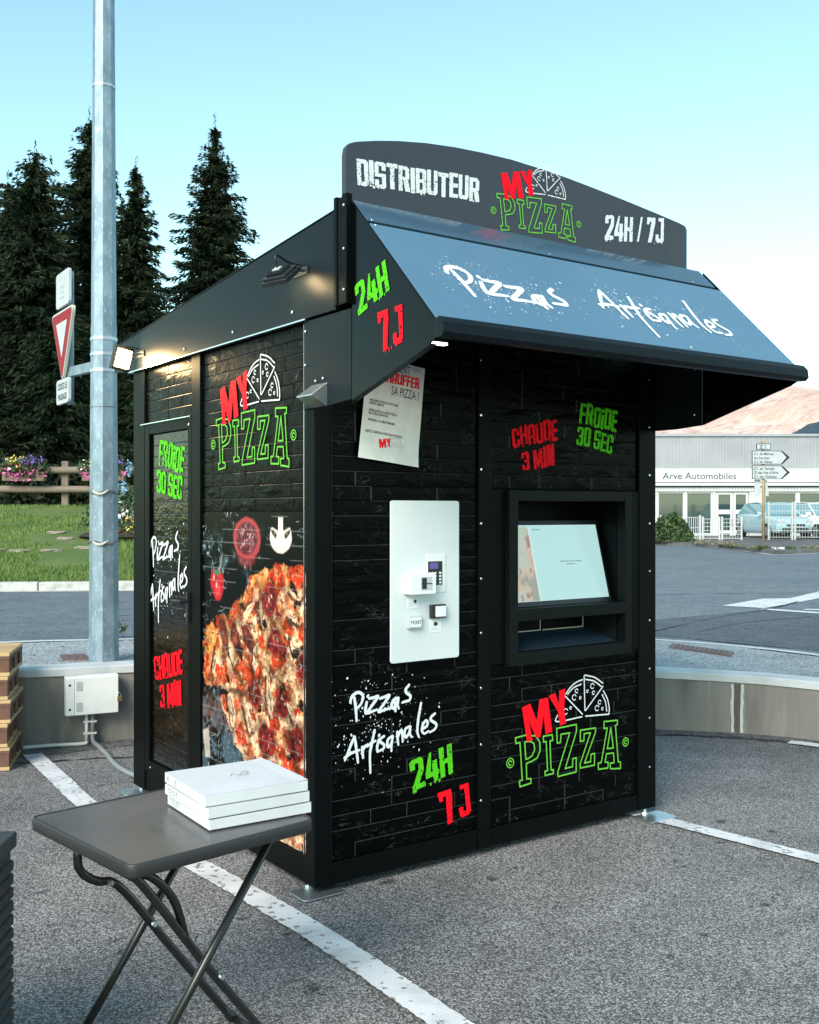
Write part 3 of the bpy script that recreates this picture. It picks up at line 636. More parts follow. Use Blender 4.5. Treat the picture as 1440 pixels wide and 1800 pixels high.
# drain grate and inspection cover in the pavement
def cover(name, label, cat, pts, slots):
    c = Vector((sum(p[0] for p in pts) / 4, sum(p[1] for p in pts) / 4, 0)); z = zup(c.x) + .010
    t = thing(name, label, cat, (c.x, c.y, z)); P = [Vector((p[0], p[1], 0)) - c for p in pts]
    b = MB(); b.prism([(p.x, p.y, -.02) for p in P], (0, 0, .022)); b.build('plate', 'iron', t)
    for i in range(slots):
        a, d = (i + .5) / slots, .12 / slots
        q = [P[0].lerp(P[1], a - d * 2), P[0].lerp(P[1], a + d * 2), P[3].lerp(P[2], a + d * 2), P[3].lerp(P[2], a - d * 2)]
        q = [v * .86 for v in q]; b = MB(); b.prism([(v.x, v.y, .003) for v in q], (0, 0, .005)); b.build('bar', 'iron', t)
cover('drain_grate', 'narrow rusty drain grate set in the pavement right of the kiosk', 'drain grate', [(2.359, 9.334), (2.736, 8.774), (2.638, 8.535), (2.247, 9.027)], 11)
cover('inspection_cover', 'small reddish iron cover in the pavement beside the lamp post', 'manhole cover', [(-2.60, 7.72), (-2.417, 7.76), (-2.32, 7.50), (-2.49, 7.47)], 3)

# kerb and grass bank across the road on the left
kerb = thing('kerb', 'pale concrete kerb between the road and the grass bank', 'kerb'); ka, kb = Vector((-13.2, 13.05, 0)), Vector((-1.0, 14.33, 0)); kd = (kb - ka).normalized(); kn = Vector((-kd.y, kd.x, 0))
n = int((kb - ka).length / .92); km = MB(); km.box(0, .905, 0, .16, -.05, .118); kme = None
M['weed'] = mat('moss in kerb joint', (.10, .10, .07), .9)
for i in range(n):
    p = ka + kd * .92 * i
    if kme is None: ko = km.build('kerb_stone', 'kerb', kerb, bevel=.018); kme = ko.data
    else: ko = obj('kerb_stone', kme, None, kerb, .018)
    ko.location = (p.x, p.y, zup(-3) + random.uniform(-.006, .006)); ko.rotation_euler = (0, 0, math.atan2(kd.y, kd.x) + random.uniform(-.004, .004))
struct(strip('gutter_stones', [tuple(ka - kn * .22 + Vector((0, 0, zup(-3) + .006))), tuple(kb - kn * .22 + Vector((0, 0, zup(-3) + .006)))], [tuple(ka + Vector((0, 0, zup(-3) + .006))), tuple(kb + Vector((0, 0, zup(-3) + .006)))], 'kerb'))
def bank_z(x, y):
    y0 = 13.05 + (x + 13.2) * .105 + .15
    t = np.clip((y - y0) / (22.6 - y0), 0, 1); return .645 + 1.06 * (t ** .92) + .05 * np.sin(x * .9 + y * .6) * t * (1 - t) * 2
xs, ys = np.linspace(-40, -.6, 80), np.linspace(0, 1, 40); V = []
for t in ys:
    for x in xs:
        y0 = 13.05 + (max(x, -13.2) + 13.2) * .105 + .15; y = y0 + (24.5 - y0) * t; V.append((x, y, float(bank_z(x, y))))
Q = [(j * 80 + i, j * 80 + i + 1, j * 80 + 81 + i, j * 80 + 80 + i) for j in range(39) for i in range(79)]
struct(obj('grass_bank', np_mesh('grass_bank', V, Q, True), 'lawn'))
struct(strip('forest_floor', [(-60, 24.4, 1.70), (-.6, 24.4, 1.70)], [(-90, 75, 2.4), (-.6, 75, 2.4)], 'earth'))
rng = np.random.RandomState(3); N = 60000
gx = rng.uniform(-11.5, -2.2, N); y0 = 13.05 + (gx + 13.2) * .105 + .17; gy = y0 + (23.6 - y0) * rng.rand(N) ** 1.15
bare = vnoise(gx + 40, gy, .55, 4, 3) + np.exp(-((gx + 7.0) / 1.8) ** 2 - ((gy - 18.2) / 1.1) ** 2) * .16; keep = bare < .66; gx, gy = gx[keep], gy[keep]; N = len(gx)
gz = bank_z(gx, gy); an = rng.rand(N) * 6.283; h = rng.uniform(.03, .085, N); w = rng.uniform(.006, .013, N); lean = rng.normal(0, .022, (N, 2))
V = np.zeros((N, 3, 3)); V[:, 0] = np.stack([gx - w * np.cos(an), gy - w * np.sin(an), gz - .01], 1); V[:, 1] = np.stack([gx + w * np.cos(an), gy + w * np.sin(an), gz - .01], 1); V[:, 2] = np.stack([gx + lean[:, 0], gy + lean[:, 1], gz + h], 1)
tag(obj('grass', np_mesh('grass', V.reshape(-1, 3), np.arange(N * 3).reshape(-1, 3)), 'blade'), 'short green grass growing over the bank across the road', 'grass', kind='stuff')
def rough_stone(name, c, sx, sy, sz, label, group, m='slab', seed=0, cat='stone'):
    rg = random.Random(seed); V, Fs = [], []; n = 9
    for j, (rr, zz) in enumerate(((1.0, -.5), (1.0, .35), (.78, .9), (.0, 1.0))):
        for i in range(n):
            a = 6.283 * i / n; k = rr * (1 + rg.uniform(-.16, .16)); V.append((math.cos(a) * sx * k, math.sin(a) * sy * k, sz * zz))
    for j in range(3):
        for i in range(n): Fs.append((j * n + i, j * n + (i + 1) % n, j * n + n + (i + 1) % n, j * n + n + i))
    b = MB(); b.add(V, Fs); o = b.build(name, m); o.location = c; tag(o, label, cat, group); return o
STONES = [(-6.62, 16.55, .34, 'leftmost of the pale flat stones in the grass bank'), (-6.18, 16.55, .36, 'second flat stone from the left in the grass bank'), (-5.72, 16.6, .26, 'third flat stone from the left in the grass bank'),
          (-6.3, 18.6, .32, 'flat stone highest up and furthest left in the grass bank'), (-5.35, 18.0, .30, 'flat stone in the grass bank just left of the lamp post'), (-5.3, 16.9, .22, 'small flat stone in the grass below the others by the lamp post'), (-5.9, 17.9, .26, 'flat stone in the middle of the grass bank')]
for i, (x, y, s_, lb) in enumerate(STONES): rough_stone('flat_stone', (x, y, float(bank_z(x, y)) + .004), s_ * .62, s_ * .5, .03, lb, 'flat stones in the grass', seed=i)

# mountains
def heights(name, xs, ys, fn, m):
    X, Y = np.meshgrid(xs, ys); Z = fn(X, Y); nx, ny = len(xs), len(ys)
    V = np.stack([X.ravel(), Y.ravel(), Z.ravel()], 1); I = np.arange(nx * ny).reshape(ny, nx)
    Q = np.stack([I[:-1, :-1].ravel(), I[:-1, 1:].ravel(), I[1:, 1:].ravel(), I[1:, :-1].ravel()], 1)
    return struct(obj(name, np_mesh(name, V, Q, False), m))
RX = [-4000, -1500, 0, 500, 830, 1050, 1270, 1466, 1575, 1925, 2500, 3500, 6000]; RZ = [120, 100, 170, 230, 308, 336, 418, 486, 460, 440, 530, 430, 300]
def massif(X, Y):
    r = np.interp(X, RX, RZ); t = np.clip((Y - 2500) / 1500, 0, 1); back = np.clip((Y - 4000) / 1500, 0, 1)
    n1 = vnoise(X + 9000, Y, 1 / 420, 11, 5) - .5; n2 = np.abs(vnoise(X + 9000 + Y * .3, Y * .35, 1 / 160, 12, 4) - .5)
    return r * (t ** 1.15) * (1 - back ** 1.3) + (n1 * 170 - n2 * 230 + 40) * t * (1 - .75 * np.exp(-((Y - 4000) / 230) ** 2)) * (1 - back) - 4
heights('mountain', np.linspace(-2000, 4600, 420), np.linspace(2500, 5000, 190), massif, 'rock')
def foothill(X, Y):
    r = np.interp(X, [300, 470, 560, 600, 700, 900, 1500], [0, 60, 118, 138, 175, 215, 250]); t = np.clip(1 - np.abs(Y - 1500) / 420, 0, 1)
    return r * np.sin(t * 1.5708) ** .8 + (vnoise(X, Y, 1 / 14, 5, 3) - .5) * 9 * t - 3
heights('forested_hill', np.linspace(300, 1500, 200), np.linspace(1080, 1920, 90), foothill, 'forest')
# ================================================================== THE KIOSK
# local axes: x along the front, y into the box, z up; the corner nearest the camera is the origin
kiosk = thing('pizza_kiosk', 'black brick-clad pizza vending kiosk with blue awning and arched sign', 'kiosk', (-.394, 4.314, 0), R(35.44))
KW, KD = 2.086, 2.053
def kbox(name, x0, x1, y0, y1, z0, z1, m='coat', bev=.003, parent=None): return MB().box(x0, x1, y0, y1, z0, z1).build(name, m, parent or kiosk, bevel=bev)

kbox('corner_post', 0, .080, 0, .076, .035, 2.40, 'coat_dark', .004)
post_mid = kbox('post', .876, .950, -.004, .06, .035, 2.60, 'coat_dark')
post_right = kbox('post', 1.958, KW, -.004, .09, .035, 2.40, 'coat_dark', .004)
post_l = kbox('post', -.004, .06, 1.134, 1.239, .035, 2.40, 'coat_dark')
kbox('post', -.004, .09, 1.8875, KD + .004, .035, 2.40, 'coat_dark', .004)
kbox('base_rail', .080, .876, .004, .06, .035, .125, 'coat_dark'); kbox('base_rail', .950, 1.958, .004, .06, .035, .118, 'coat_dark')
kbox('base_rail', .004, .06, .076, 1.134, .035, .150, 'coat_dark'); kbox('base_rail', .004, .06, 1.239, 1.8875, .035, .150, 'coat_dark')
kbox('side_wall', KW - .03, KW - .004, .09, KD - .02, .035, 2.45, 'coat_dark'); kbox('rear_wall', .09, KW - .03, KD - .03, KD - .004, .035, 2.45, 'coat_dark')
kbox('floor_pan', .02, KW - .02, .07, KD - .04, .05, .09, 'coat_dark')
# bright panel-edge strips
kbox('edge_strip', -.0065, -.001, .0765, .0800, .16, 2.39, 'alu', 0); kbox('edge_strip', .0800, .0825, -.0015, .006, .13, 2.03, 'coat', 0)

def rivets(name, pts, nrm, r=.0062, parent=None, m='alu'):
    b = MB()
    for p in pts: b.disc(p, nrm, r, .004, 10)
    return b.build(name, m, parent or kiosk, bevel=.0015, seg=1)
rivets('rivets', [(.887, -.004, z) for z in (2.307, 2.049, 1.798, 1.547, 1.291, 1.039, .783, .521, .261)], (0, -1, 0), parent=post_mid)
rivets('rivets', [(2.036, -.004, z) for z in (2.30, 2.047, 1.795, 1.540, 1.288, 1.029, .773, .513, .254)], (0, -1, 0), parent=post_right)

# brick relief: rough low pieces, one mesh per shape, scaled to each brick
BR = []
for k in range(6):
    rg = random.Random(40 + k); nx, nz = 5, 3; V, Fs = [], []; split = k >= 3
    for j in range(nz):
        for i in range(nx):
            x, z = (.018, .25, .5, .75, .985)[i], (.05, .5, .95)[j]; edge = i in (0, nx - 1) or j in (0, nz - 1)
            V.append((x + (0 if edge else rg.uniform(-.09, .09)), -(.55 + rg.uniform(0, .12) if edge else rg.uniform(.55, 1.6) if split else rg.uniform(.72, .95)), z + (0 if edge else rg.uniform(-.12, .12))))
    for j in range(nz - 1):
        for i in range(nx - 1):
            q = (j * nx + i, j * nx + i + 1, j * nx + nx + i + 1, j * nx + nx + i); Fs += [(q[0], q[1], q[2]), (q[0], q[2], q[3])] if rg.random() < .5 else [(q[0], q[1], q[3]), (q[1], q[2], q[3])]
    o_ = len(V); V += [(0, 0, 0), (1, 0, 0), (1, 0, 1), (0, 0, 1)]
    Fs += [(o_, o_ + 1, 4, 3, 2, 1, 0), (o_ + 2, o_ + 3, 10, 11, 12, 13, 14), (o_ + 3, o_, 0, 5, 10), (o_ + 1, o_ + 2, 14, 9, 4)]
    me = bpy.data.meshes.new('brick'); me.from_pydata(V, [], Fs); me.update(); me.materials.append(M['brick']); me.materials.append(M['brick_glint_joint']); BR.append(me)
    if k in (0, 2, 3, 5): me.polygons[len(Fs) - 3].material_index = 1  # top bevel: glint painted in with the paler material
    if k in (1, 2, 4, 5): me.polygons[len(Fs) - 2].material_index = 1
BRG = []
for me in BR:
    c = me.copy(); c.materials[0] = M['brick_gloss']; c.materials[1] = M['brick_gloss']; BRG.append(c)
def bricks(parent, a0, a1, z0, z1, side, seed, depth=.0030, skip=None, kinds=BR):
    """courses from a0 to a1 along the face and z0 to z1; side 'front' runs along +x, 'left' along -y"""
    rg = random.Random(seed); rows = max(1, round((z1 - z0) / .0632)); rh = (z1 - z0) / rows
    for r in range(rows):
        a = a0; first = True
        while a < a1 - .01:
            L = rg.choice((.19, .36, .36, .27)) if not first else rg.choice((.12, .20, .31)); first = False
            if a1 - (a + L) < .10: L = a1 - a
            if skip and skip(a + L / 2, z0 + (r + .5) * rh): a += L; continue
            o = bpy.data.objects.new('brick', rg.choice(kinds)); col.objects.link(o); o.parent = parent
            z = z0 + r * rh + .0005
            if side == 'front': o.location = (a + .0004, .0125, z)
            else: o.location = (.0125, -(a + .0004), z); o.rotation_euler = (0, 0, R(-90))
            o.scale = (L - .0008, depth, rh - .0010); a += L

fp = kbox('front_panel', .0825, .874, .0125, .032, .127, 2.62, 'backing', 0); bricks(fp, .084, .873, .128, 2.60, 'front', 1)
fu = kbox('front_panel', .9515, 1.9565, .0125, .032, 1.709, 2.62, 'backing', 0); bricks(fu, .953, 1.956, 1.711, 2.60, 'front', 2)
fl = kbox('front_panel', .9515, 1.9565, .0125, .032, .120, .882, 'backing', 0); bricks(fl, .953, 1.956, .121, .880, 'front', 3)
lp = kbox('picture_panel', .0125, .032, .0785, 1.132, .152, 2.40, 'backing', 0); bricks(lp, -1.131, -.080, 1.602, 2.398, 'left', 4)
lu = kbox('upper_panel', .0125, .032, 1.241, 1.886, 2.092, 2.40, 'backing', 0); bricks(lu, -1.885, -1.242, 2.094, 2.398, 'left', 5)
door = kbox('door', .0125, .036, 1.241, 1.886, .152, 2.088, 'backing', 0)
dfr = MB(); [dfr.box(*q) for q in ((-.003, .0123, 1.820, 1.886, .152, 2.088), (-.003, .0123, 1.241, 1.290, .152, 2.088), (-.003, .0123, 1.290, 1.820, 2.030, 2.088), (-.003, .0123, 1.290, 1.820, .152, .215))]
dfr.build('door_frame', 'coat_dark', door, bevel=.003)
bricks(door, -1.819, -1.291, .216, 2.029, 'left', 6, .0007, None, BRG)
hb = MB(); hb.box(-.016, -.003, 1.262, 1.284, 1.03, 1.19); hb.tube([(-.016, 1.273, 1.14), (-.05, 1.273, 1.14), (-.052, 1.31, 1.14), (-.052, 1.38, 1.138)], .009, 8); hb.build('handle', 'black_plastic', door)
MB().disc((-.016, 1.273, 1.07), (-1, 0, 0), .010, .008).build('lock', 'alu', door)
rivets('door_screws', [(-.003, 1.80, .18), (-.003, 1.40, .18), (-.003, 1.275, 2.05)], (-1, 0, 0), .007, door)
kbox('door_head_strip', -.012, -.0045, 1.245, 1.93, 2.089, 2.094, 'alu', 0)

# printed photograph of a pizza on the left-hand panel
def pdist(X, Y, pts, closed=True):
    ins = np.zeros(X.shape, bool); dist = np.full(X.shape, 9.)
    for i in range(len(pts) if closed else len(pts) - 1):
        (x1, y1), (x2, y2) = pts[i], pts[(i + 1) % len(pts)]
        if closed: ins ^= ((y1 > Y) != (y2 > Y)) & (X < (x2 - x1) * (Y - y1) / ((y2 - y1) or 1e-9) + x1)
        dx, dy = x2 - x1, y2 - y1; t = np.clip(((X - x1) * dx + (Y - y1) * dy) / (dx * dx + dy * dy + 1e-12), 0, 1)
        dist = np.minimum(dist, np.hypot(X - x1 - t * dx, Y - y1 - t * dy))
    return np.where(ins, dist, -dist) if closed else dist
def mixc(C, c, w): return C * (1 - w[..., None]) + np.array(c) * w[..., None]
def sst(x, a, b): t = np.clip((x - a) / (b - a), 0, 1); return t * t * (3 - 2 * t)
def paint_picture(v, z):
    N_ = lambda s, sd, o=3: vnoise(v, z, s, sd, o)
    n1, n2, n3, n4, n5 = N_(14, 31, 4), N_(38, 32, 3), N_(75, 33, 2), N_(5, 34, 3), N_(150, 35, 1)
    wv, wz = v + (N_(20, 71, 3) - .5) * .05, z + (N_(20, 72, 3) - .5) * .05      # warped coordinates for torn shapes
    C = np.zeros(v.shape + (3,)) + np.array((.0015, .002, .002))
    fog = sst(n1 * .6 + n2 * .4, .50, .72) * sst(n4, .40, .62) * sst(z, 1.58, 1.42) * (.25 + .55 * sst(z, 1.62, 1.35) * sst(v, .35, .9) + .6 * sst(z, .75, .5))
    C = mixc(C, (.10, .16, .19), np.clip(fog, 0, 1) * .7)
    low = sst(z, .75, .55) * sst(v, .6, .75); C = mixc(C, (.045, .075, .095), low * sst(n1, .35, .65)); C = mixc(C, (.19, .085, .07), low * sst(z, .48, .66) * sst(n2, .3, .6) * .8); C = mixc(C, (.16, .20, .22), low * sst(n3, .62, .75) * .6)
    C = mixc(C, (.30, .38, .42), sst(n3 * .5 + n2 * .5, .67, .73) * sst(n4, .45, .6) * .7 * sst(z, 1.57, 1.45))
    flap = pdist(v, z, [(1.13, .50), (1.06, .53), (1.04, .38), (1.10, .37)]); C = mixc(C, (.40, .34, .29), sst(flap, -.004, .006) * (.5 + n1))
    edge = [(.072, 1.35), (.137, 1.369), (.341, 1.377), (.412, 1.346), (.498, 1.336), (.612, 1.29), (.664, 1.24), (.771, 1.179), (.854, 1.101), (.982, 1.093), (1.086, 1.025), (1.124, .92), (1.124, .793), (1.101, .726), (.925, .744), (.80, .735), (.925, .688), (.84, .567), (.677, .441), (.56, .30), (.47, .15)]
    d = pdist(wv, wz, edge + [(.07, .15), (.02, .8)]); ins = sst(d, -.004, .006)
    rim = pdist(wv, wz, edge[:14], False); rim2 = pdist(wv, wz, edge[15:], False)
    P = np.zeros_like(C) + np.array((.66, .45, .24))
    tom = sst(N_(10, 81, 4), .41, .53); P = mixc(P, (.58, .13, .035), tom * .9); P = mixc(P, (.42, .035, .015), sst(N_(13, 82, 4), .55, .66))
    chz = sst(N_(24, 83, 4), .50, .60); P = mixc(P, (.82, .66, .44), chz); P = mixc(P, (.92, .83, .66), sst(N_(30, 84, 3), .60, .70) * chz)
    P = mixc(P, (.22, .075, .03), sst(N_(19, 85, 4), .62, .70)); st = vnoise(v * .55 + z * .9, z * .35 - v * .8, 30, 37, 3); P = mixc(P, (.90, .80, .62), sst(st, .62, .69) * .8); P = mixc(P, (.36, .06, .02), sst(st, .37, .30) * .7)
    # baked rim: orange, blistered and charred
    rb = sst(rim, .105, .045); P = mixc(P, (.66, .20, .055), rb * .8); P = mixc(P, (.50, .045, .02), rb * sst(N_(16, 86, 3), .48, .58)); P = mixc(P, (.86, .56, .26), rb * sst(N_(22, 87, 3), .56, .66)); P = mixc(P, (.08, .02, .012), sst(rim, .035, .005) * sst(n3, .52, .64))
    rb = sst(rim2, .06, .02); P = mixc(P, (.72, .54, .38), rb * .85); P = mixc(P, (.52, .08, .03), sst(np.abs(rim2 - .085), .04, .01) * .75)
    def blob(cx, cz, rx, rz, ang=0, k=.25, warp=1):
        ca, sa = math.cos(R(ang)), math.sin(R(ang)); X_ = v + (wv - v) * warp; Z_ = z + (wz - z) * warp; x = (X_ - cx) * ca + (Z_ - cz) * sa; y = -(X_ - cx) * sa + (Z_ - cz) * ca
        return np.hypot(x / rx, y / rz) + (n2 - .5) * k
    def drop(q, w=.5): return sst(q, 1.45, 1.0) * w                                  # dark printed outline where a topping sinks into the cheese
    for x, y, r in ((.341, 1.321, .088), (.17, 1.324, .080), (.115, 1.102, .06), (.364, .67, .055), (.612, .839, .05), (.523, .862, .05), (.854, .686, .05), (.69, .55, .06), (.341, .952, .06), (.126, .891, .06), (.94, .83, .055), (.25, .50, .055), (.10, .45, .06), (.70, .88, .05), (.48, 1.00, .04), (.26, 1.10, .045)):
        q = blob(x, y, r, r * .8, 20, .6, 1.6); P = mixc(P, (.56, .045, .018), sst(q, 1.08, .72)); P = mixc(P, (.80, .26, .08), sst(q, .7, .2) * sst(n3, .42, .62)); P = mixc(P, (.90, .60, .36), sst(q, .6, .1) * sst(n2, .62, .70))
    for x, y, rx, rz, a in ((.523, 1.30, .080, .045, 15), (1.03, .98, .05, .085, 0)):
        q = blob(x, y, rx, rz, a, .5, 1.3); P = mixc(P, (.76, .33, .09), sst(q, 1.1, .7)); P = mixc(P, (.88, .58, .26), sst(q, .6, .2) * sst(n2, .4, .6))
    for x, y, a in ((.889, 1.012, 62), (.757, 1.0, 58), (.620, 1.01, 40)):
        q = blob(x, y, .088, .040, a, .15, .5); P = mixc(P, (.05, .02, .015), drop(q)); P = mixc(P, (.15, .03, .026), sst(q, 1.0, .90)); P = mixc(P, (.27, .07, .055), sst(q, .85, .4) * sst(n2, .38, .6)); P = mixc(P, (.36, .16, .13), sst(n5, .62, .75) * sst(q, .8, .6) * .5)
    for x, y, r in ((.418, 1.204, .078), (.364, 1.023, .068), (.567, .767, .070), (.449, .57, .078), (.17, .604, .082), (.115, .936, .06), (.294, .764, .070), (.12, .32, .075), (.36, .30, .07), (.29, .99, .036)):
        q = blob(x, y, r * .96, r * .90, 0, .12, .7); P = mixc(P, (.07, .015, .01), drop(q, .55)); P = mixc(P, (.30, .022, .024), sst(q, 1.03, .95)); P = mixc(P, (.125, .010, .014), sst(q, .90, .70)); P = mixc(P, (.33, .055, .055), sst(q, .9, .5) * sst(n3, .50, .62)); P = mixc(P, (.045, .006, .008), sst(q, .95, .6) * sst(n2, .40, .30) * .8); P = mixc(P, (.72, .56, .54), sst(q, .8, .3) * sst(N_(50, 90, 2), .70, .78) * .7)
    for x, y, rx, a in ((.181, 1.242, .055, 20), (.498, 1.124, .065, 75), (.203, 1.143, .045, 10), (.997, .846, .055, 110), (.561, .921, .060, 95), (.805, .923, .055, 60), (.798, .652, .085, 70), (.412, .769, .085, 80), (.612, 1.161, .055, 150), (.192, 1.024, .05, 40), (.625, .633, .075, 65), (.214, .727, .05, 60), (.30, .42, .06, 30), (.52, .42, .06, 70)):
        q = blob(x, y, rx * 1.1, rx * .34, a, .35, .8); bow = blob(x + .014 * math.sin(R(a)), y - .014 * math.cos(R(a)), rx * 1.1, rx * .36, a, .4, .8); P = mixc(P, (.10, .045, .028), sst(bow, 1.2, .95) * .9); P = mixc(P, (.80, .68, .52), sst(q, 1.02, .86)); P = mixc(P, (.92, .86, .74), sst(q, .7, .3) * sst(n3, .45, .6)); P = mixc(P, (.12, .065, .045), sst(blob(x - .004, y + .004, rx * .75, rx * .07, a, .8, .8), 1.0, .7) * .85)
    for x, y, r in ((.209, 1.273, .038), (.181, 1.193, .024), (.473, 1.08, .034), (.717, .939, .036), (.181, .998, .032), (.115, 1.011, .030), (.677, 1.162, .028), (.997, 1.058, .034), (.294, .83, .028), (.104, .755, .034), (.15, 1.19, .02), (.50, .70, .025), (.22, .53, .024), (.85, .79, .022)):
        q = blob(x, y, r, r * .72, 30, .8, 1.4); P = mixc(P, (.010, .008, .009), sst(q, 1.0, .84)); P = mixc(P, (.35, .33, .32), sst(blob(x + r * .3, y + r * .3, r * .25, r * .12, 30, .4), 1, .5) * .7)
    cut = pdist(wv, wz, [(.86, 1.10), (.74, 1.04), (.60, .97), (.50, .90), (.36, .86), (.20, .83)], False); P = mixc(P, (.10, .03, .02), sst(cut, .012, .002) * .75)
    cut = pdist(wv, wz, [(.80, .735), (.66, .76), (.52, .82)], False); P = mixc(P, (.06, .035, .03), sst(cut, .026, .006) * .85)
    P = mixc(P, (.045, .04, .02), sst(N_(60, 36, 1), .80, .86) * .85); P = mixc(P, (.10, .09, .03), sst(N_(85, 91, 1), .85, .9) * .8)
    P = P * (.42 + .80 * sst(N_(26, 38, 4), .25, .75))[..., None] * (.80 + .36 * n5)[..., None] * np.array((.98, .74, .62)) * .92
    C = C * (1 - ins[..., None]) + P * ins[..., None]
    # loose slice of salami, half a mushroom and a tomato above the pizza, blurred downwards
    q = np.hypot((v - .642) / .140, (z - 1.478) / .098) + (n2 - .5) * .10 + (n1 - .5) * .10
    C = mixc(C, (.30, .03, .035), sst(np.hypot((v - .642) / .12, (z - 1.43) / .10), 1.05, .7) * .5); C = mixc(C, (.34, .045, .05), sst(q, 1.06, .94)); C = mixc(C, (.085, .014, .020), sst(q, .84, .72)); C = mixc(C, (.30, .09, .11), sst(q, .84, .5) * sst(n3, .50, .62) * .8); C = mixc(C, (.55, .30, .32), sst(q, .8, .5) * sst(N_(60, 92, 2), .66, .74) * .6)
    cap = np.hypot((v - .312) / .100, (z - 1.492) / .074) + (n2 - .5) * .08; wst = .022 + .022 * sst(z, 1.53, 1.47); vtop = 1.508 + .30 * np.abs(v - .312)
    stem = np.maximum(np.abs(v - .312) / wst, np.abs(z - 1.520) / .058)
    C = mixc(C, (.74, .62, .54), sst(cap, 1.04, .94) * sst(z - vtop, .006, -.006)); C = mixc(C, (.48, .35, .28), sst(cap, .95, .80) * sst(np.abs(z - vtop + .012), .014, .002) * .8)
    for s_ in (-1, 1):
        q = np.hypot((v - .312 - s_ * .056) / .034, (z - 1.500 - .55 * (np.abs(v - .312) - .056)) / .014); C = mixc(C, (.035, .022, .018), sst(q, 1.15, .8))
    C = mixc(C, (.74, .63, .55), sst(stem, 1.05, .88)); C = mixc(C, (.52, .41, .35), sst(np.maximum(stem, 0), .95, .7) * sst(n3, .5, .7) * .6); C = mixc(C, (.55, .44, .38), sst(cap, .6, 1.0) * sst(cap, 1.05, 1.0) * sst(z, 1.47, 1.44) * .6)
    for cx, cz, rx, rz in ((.985, 1.258, .055, .062), (.935, 1.250, .050, .065), (.955, 1.222, .055, .058)):
        q = np.hypot((v - cx) / rx, (z - cz) / rz); C = mixc(C, (.05, .004, .006), sst(q, 1.15, .98) * .7); C = mixc(C, (.40, .012, .018), sst(q, 1.05, .90)); C = mixc(C, (.66, .05, .05), sst(q, .8, .2) * .8); C = mixc(C, (.85, .6, .6), sst(np.hypot((v - cx - .015) / .008, (z - cz - .02) / .016), 1.1, .6) * .7)
    C = mixc(C, (.04, .15, .08), sst(np.hypot((v - .96) / .045, (z - 1.305) / .016) + (n3 - .5) * .9, 1.05, .8)); C = mixc(C, (.30, .26, .20), sst(np.hypot((v - .925 + (z - 1.34) * .4) / .010, (z - 1.345) / .05) + (n3 - .5) * .8, 1.0, .7) * .7)
    # brick pattern of the wrap showing through as fine pale lines
    row = z / .0632; seam = np.abs(row - np.round(row)) * .0632; C = mixc(C, (.40, .42, .41), sst(seam, .0032, .0008) * sst(vnoise(v, np.round(row) * 7.3, 6, 51, 2), .48, .64) * .25)
    vein = np.abs(vnoise(v, z * 1.6, 17, 53, 3) - .5); C = mixc(C, (.70, .70, .67), sst(vein, .010, .003) * sst(vnoise(v, z, 8, 54, 2), .56, .68) * .5)
    return C
def print_sheet(name, a, b, colour, place, m, parent):
    A, B = np.meshgrid(a, b); Cc = colour(A, B); nx, ny = len(a), len(b); I = np.arange(nx * ny).reshape(ny, nx)
    me = np_mesh(name, [place(x, y) for x, y in zip(A.ravel(), B.ravel())], np.stack([I[:-1, :-1].ravel(), I[:-1, 1:].ravel(), I[1:, 1:].ravel(), I[1:, :-1].ravel()], 1))
    at = me.color_attributes.new('print', 'FLOAT_COLOR', 'POINT'); at.data.foreach_set('color', np.concatenate([np.clip(Cc, 0, 1).reshape(-1, 3), np.ones((nx * ny, 1))], 1).astype(np.float32).ravel())
    return obj(name, me, m, parent)
print_sheet('pizza_picture', np.linspace(-1.1315, -.0800, 330), np.linspace(.153, 1.600, 450), lambda a, b: paint_picture(-a, b), ON_LEFT(-.0095), 'print', lp)

# lettering on the panels
DF, DL = ON_FRONT(-.0055), ON_LEFT(-.0055)
block_text('red_lettering', 'CHAUDE', [(1.081, 1.992), (1.376, 2.061), (1.384, 1.958), (1.092, 1.906)], DF, 'red_ink', fu, 11, 1.0); block_text('red_lettering', '3 MIN', [(1.142, 1.88), (1.357, 1.935), (1.365, 1.829), (1.153, 1.799)], DF, 'red_ink', fu, 12, .8)
block_text('green_lettering', 'FROiDE', [(1.543, 2.147), (1.809, 2.122), (1.796, 2.01), (1.528, 2.049)], DF, 'green_ink', fu, 13, 1.0); block_text('green_lettering', '30 SEC', [(1.52, 2.032), (1.78, 1.992), (1.763, 1.898), (1.508, 1.941)], DF, 'green_ink', fu, 14, .9)
block_text('green_lettering', '24H', [(.484, .494), (.722, .546), (.732, .408), (.508, .357)], DF, 'green_ink', fp, 15, .35); block_text('red_lettering', '7J', [(.641, .331), (.821, .353), (.838, .208), (.689, .177)], DF, 'red_ink', fp, 16, .3, .13)
script_text('white_script', 'Pizzas', lambda x, y: (.25 + x * .001, .6 + y * .001), DF, 'white_ink', fp, .0130, 3, splat=210, spread=.20); script_text('white_script', 'Artisanales', lambda x, y: (.25 + x * .001, .6 + y * .001), ON_FRONT(-.0048), 'white_ink', fp, .0125, 4, splat=170, spread=.16)
logo((1.470, .406), .790, DF, fl)
DD = ON_LEFT(-.0085)
block_text('green_lettering', 'FROiDE', [(-1.691, 1.991), (-1.347, 1.936), (-1.377, 1.804), (-1.716, 1.861)], DD, 'green_ink', door, 17, 1.0); block_text('green_lettering', '30 SEC', [(-1.733, 1.838), (-1.381, 1.786), (-1.395, 1.661), (-1.74, 1.716)], DD, 'green_ink', door, 18, .9)
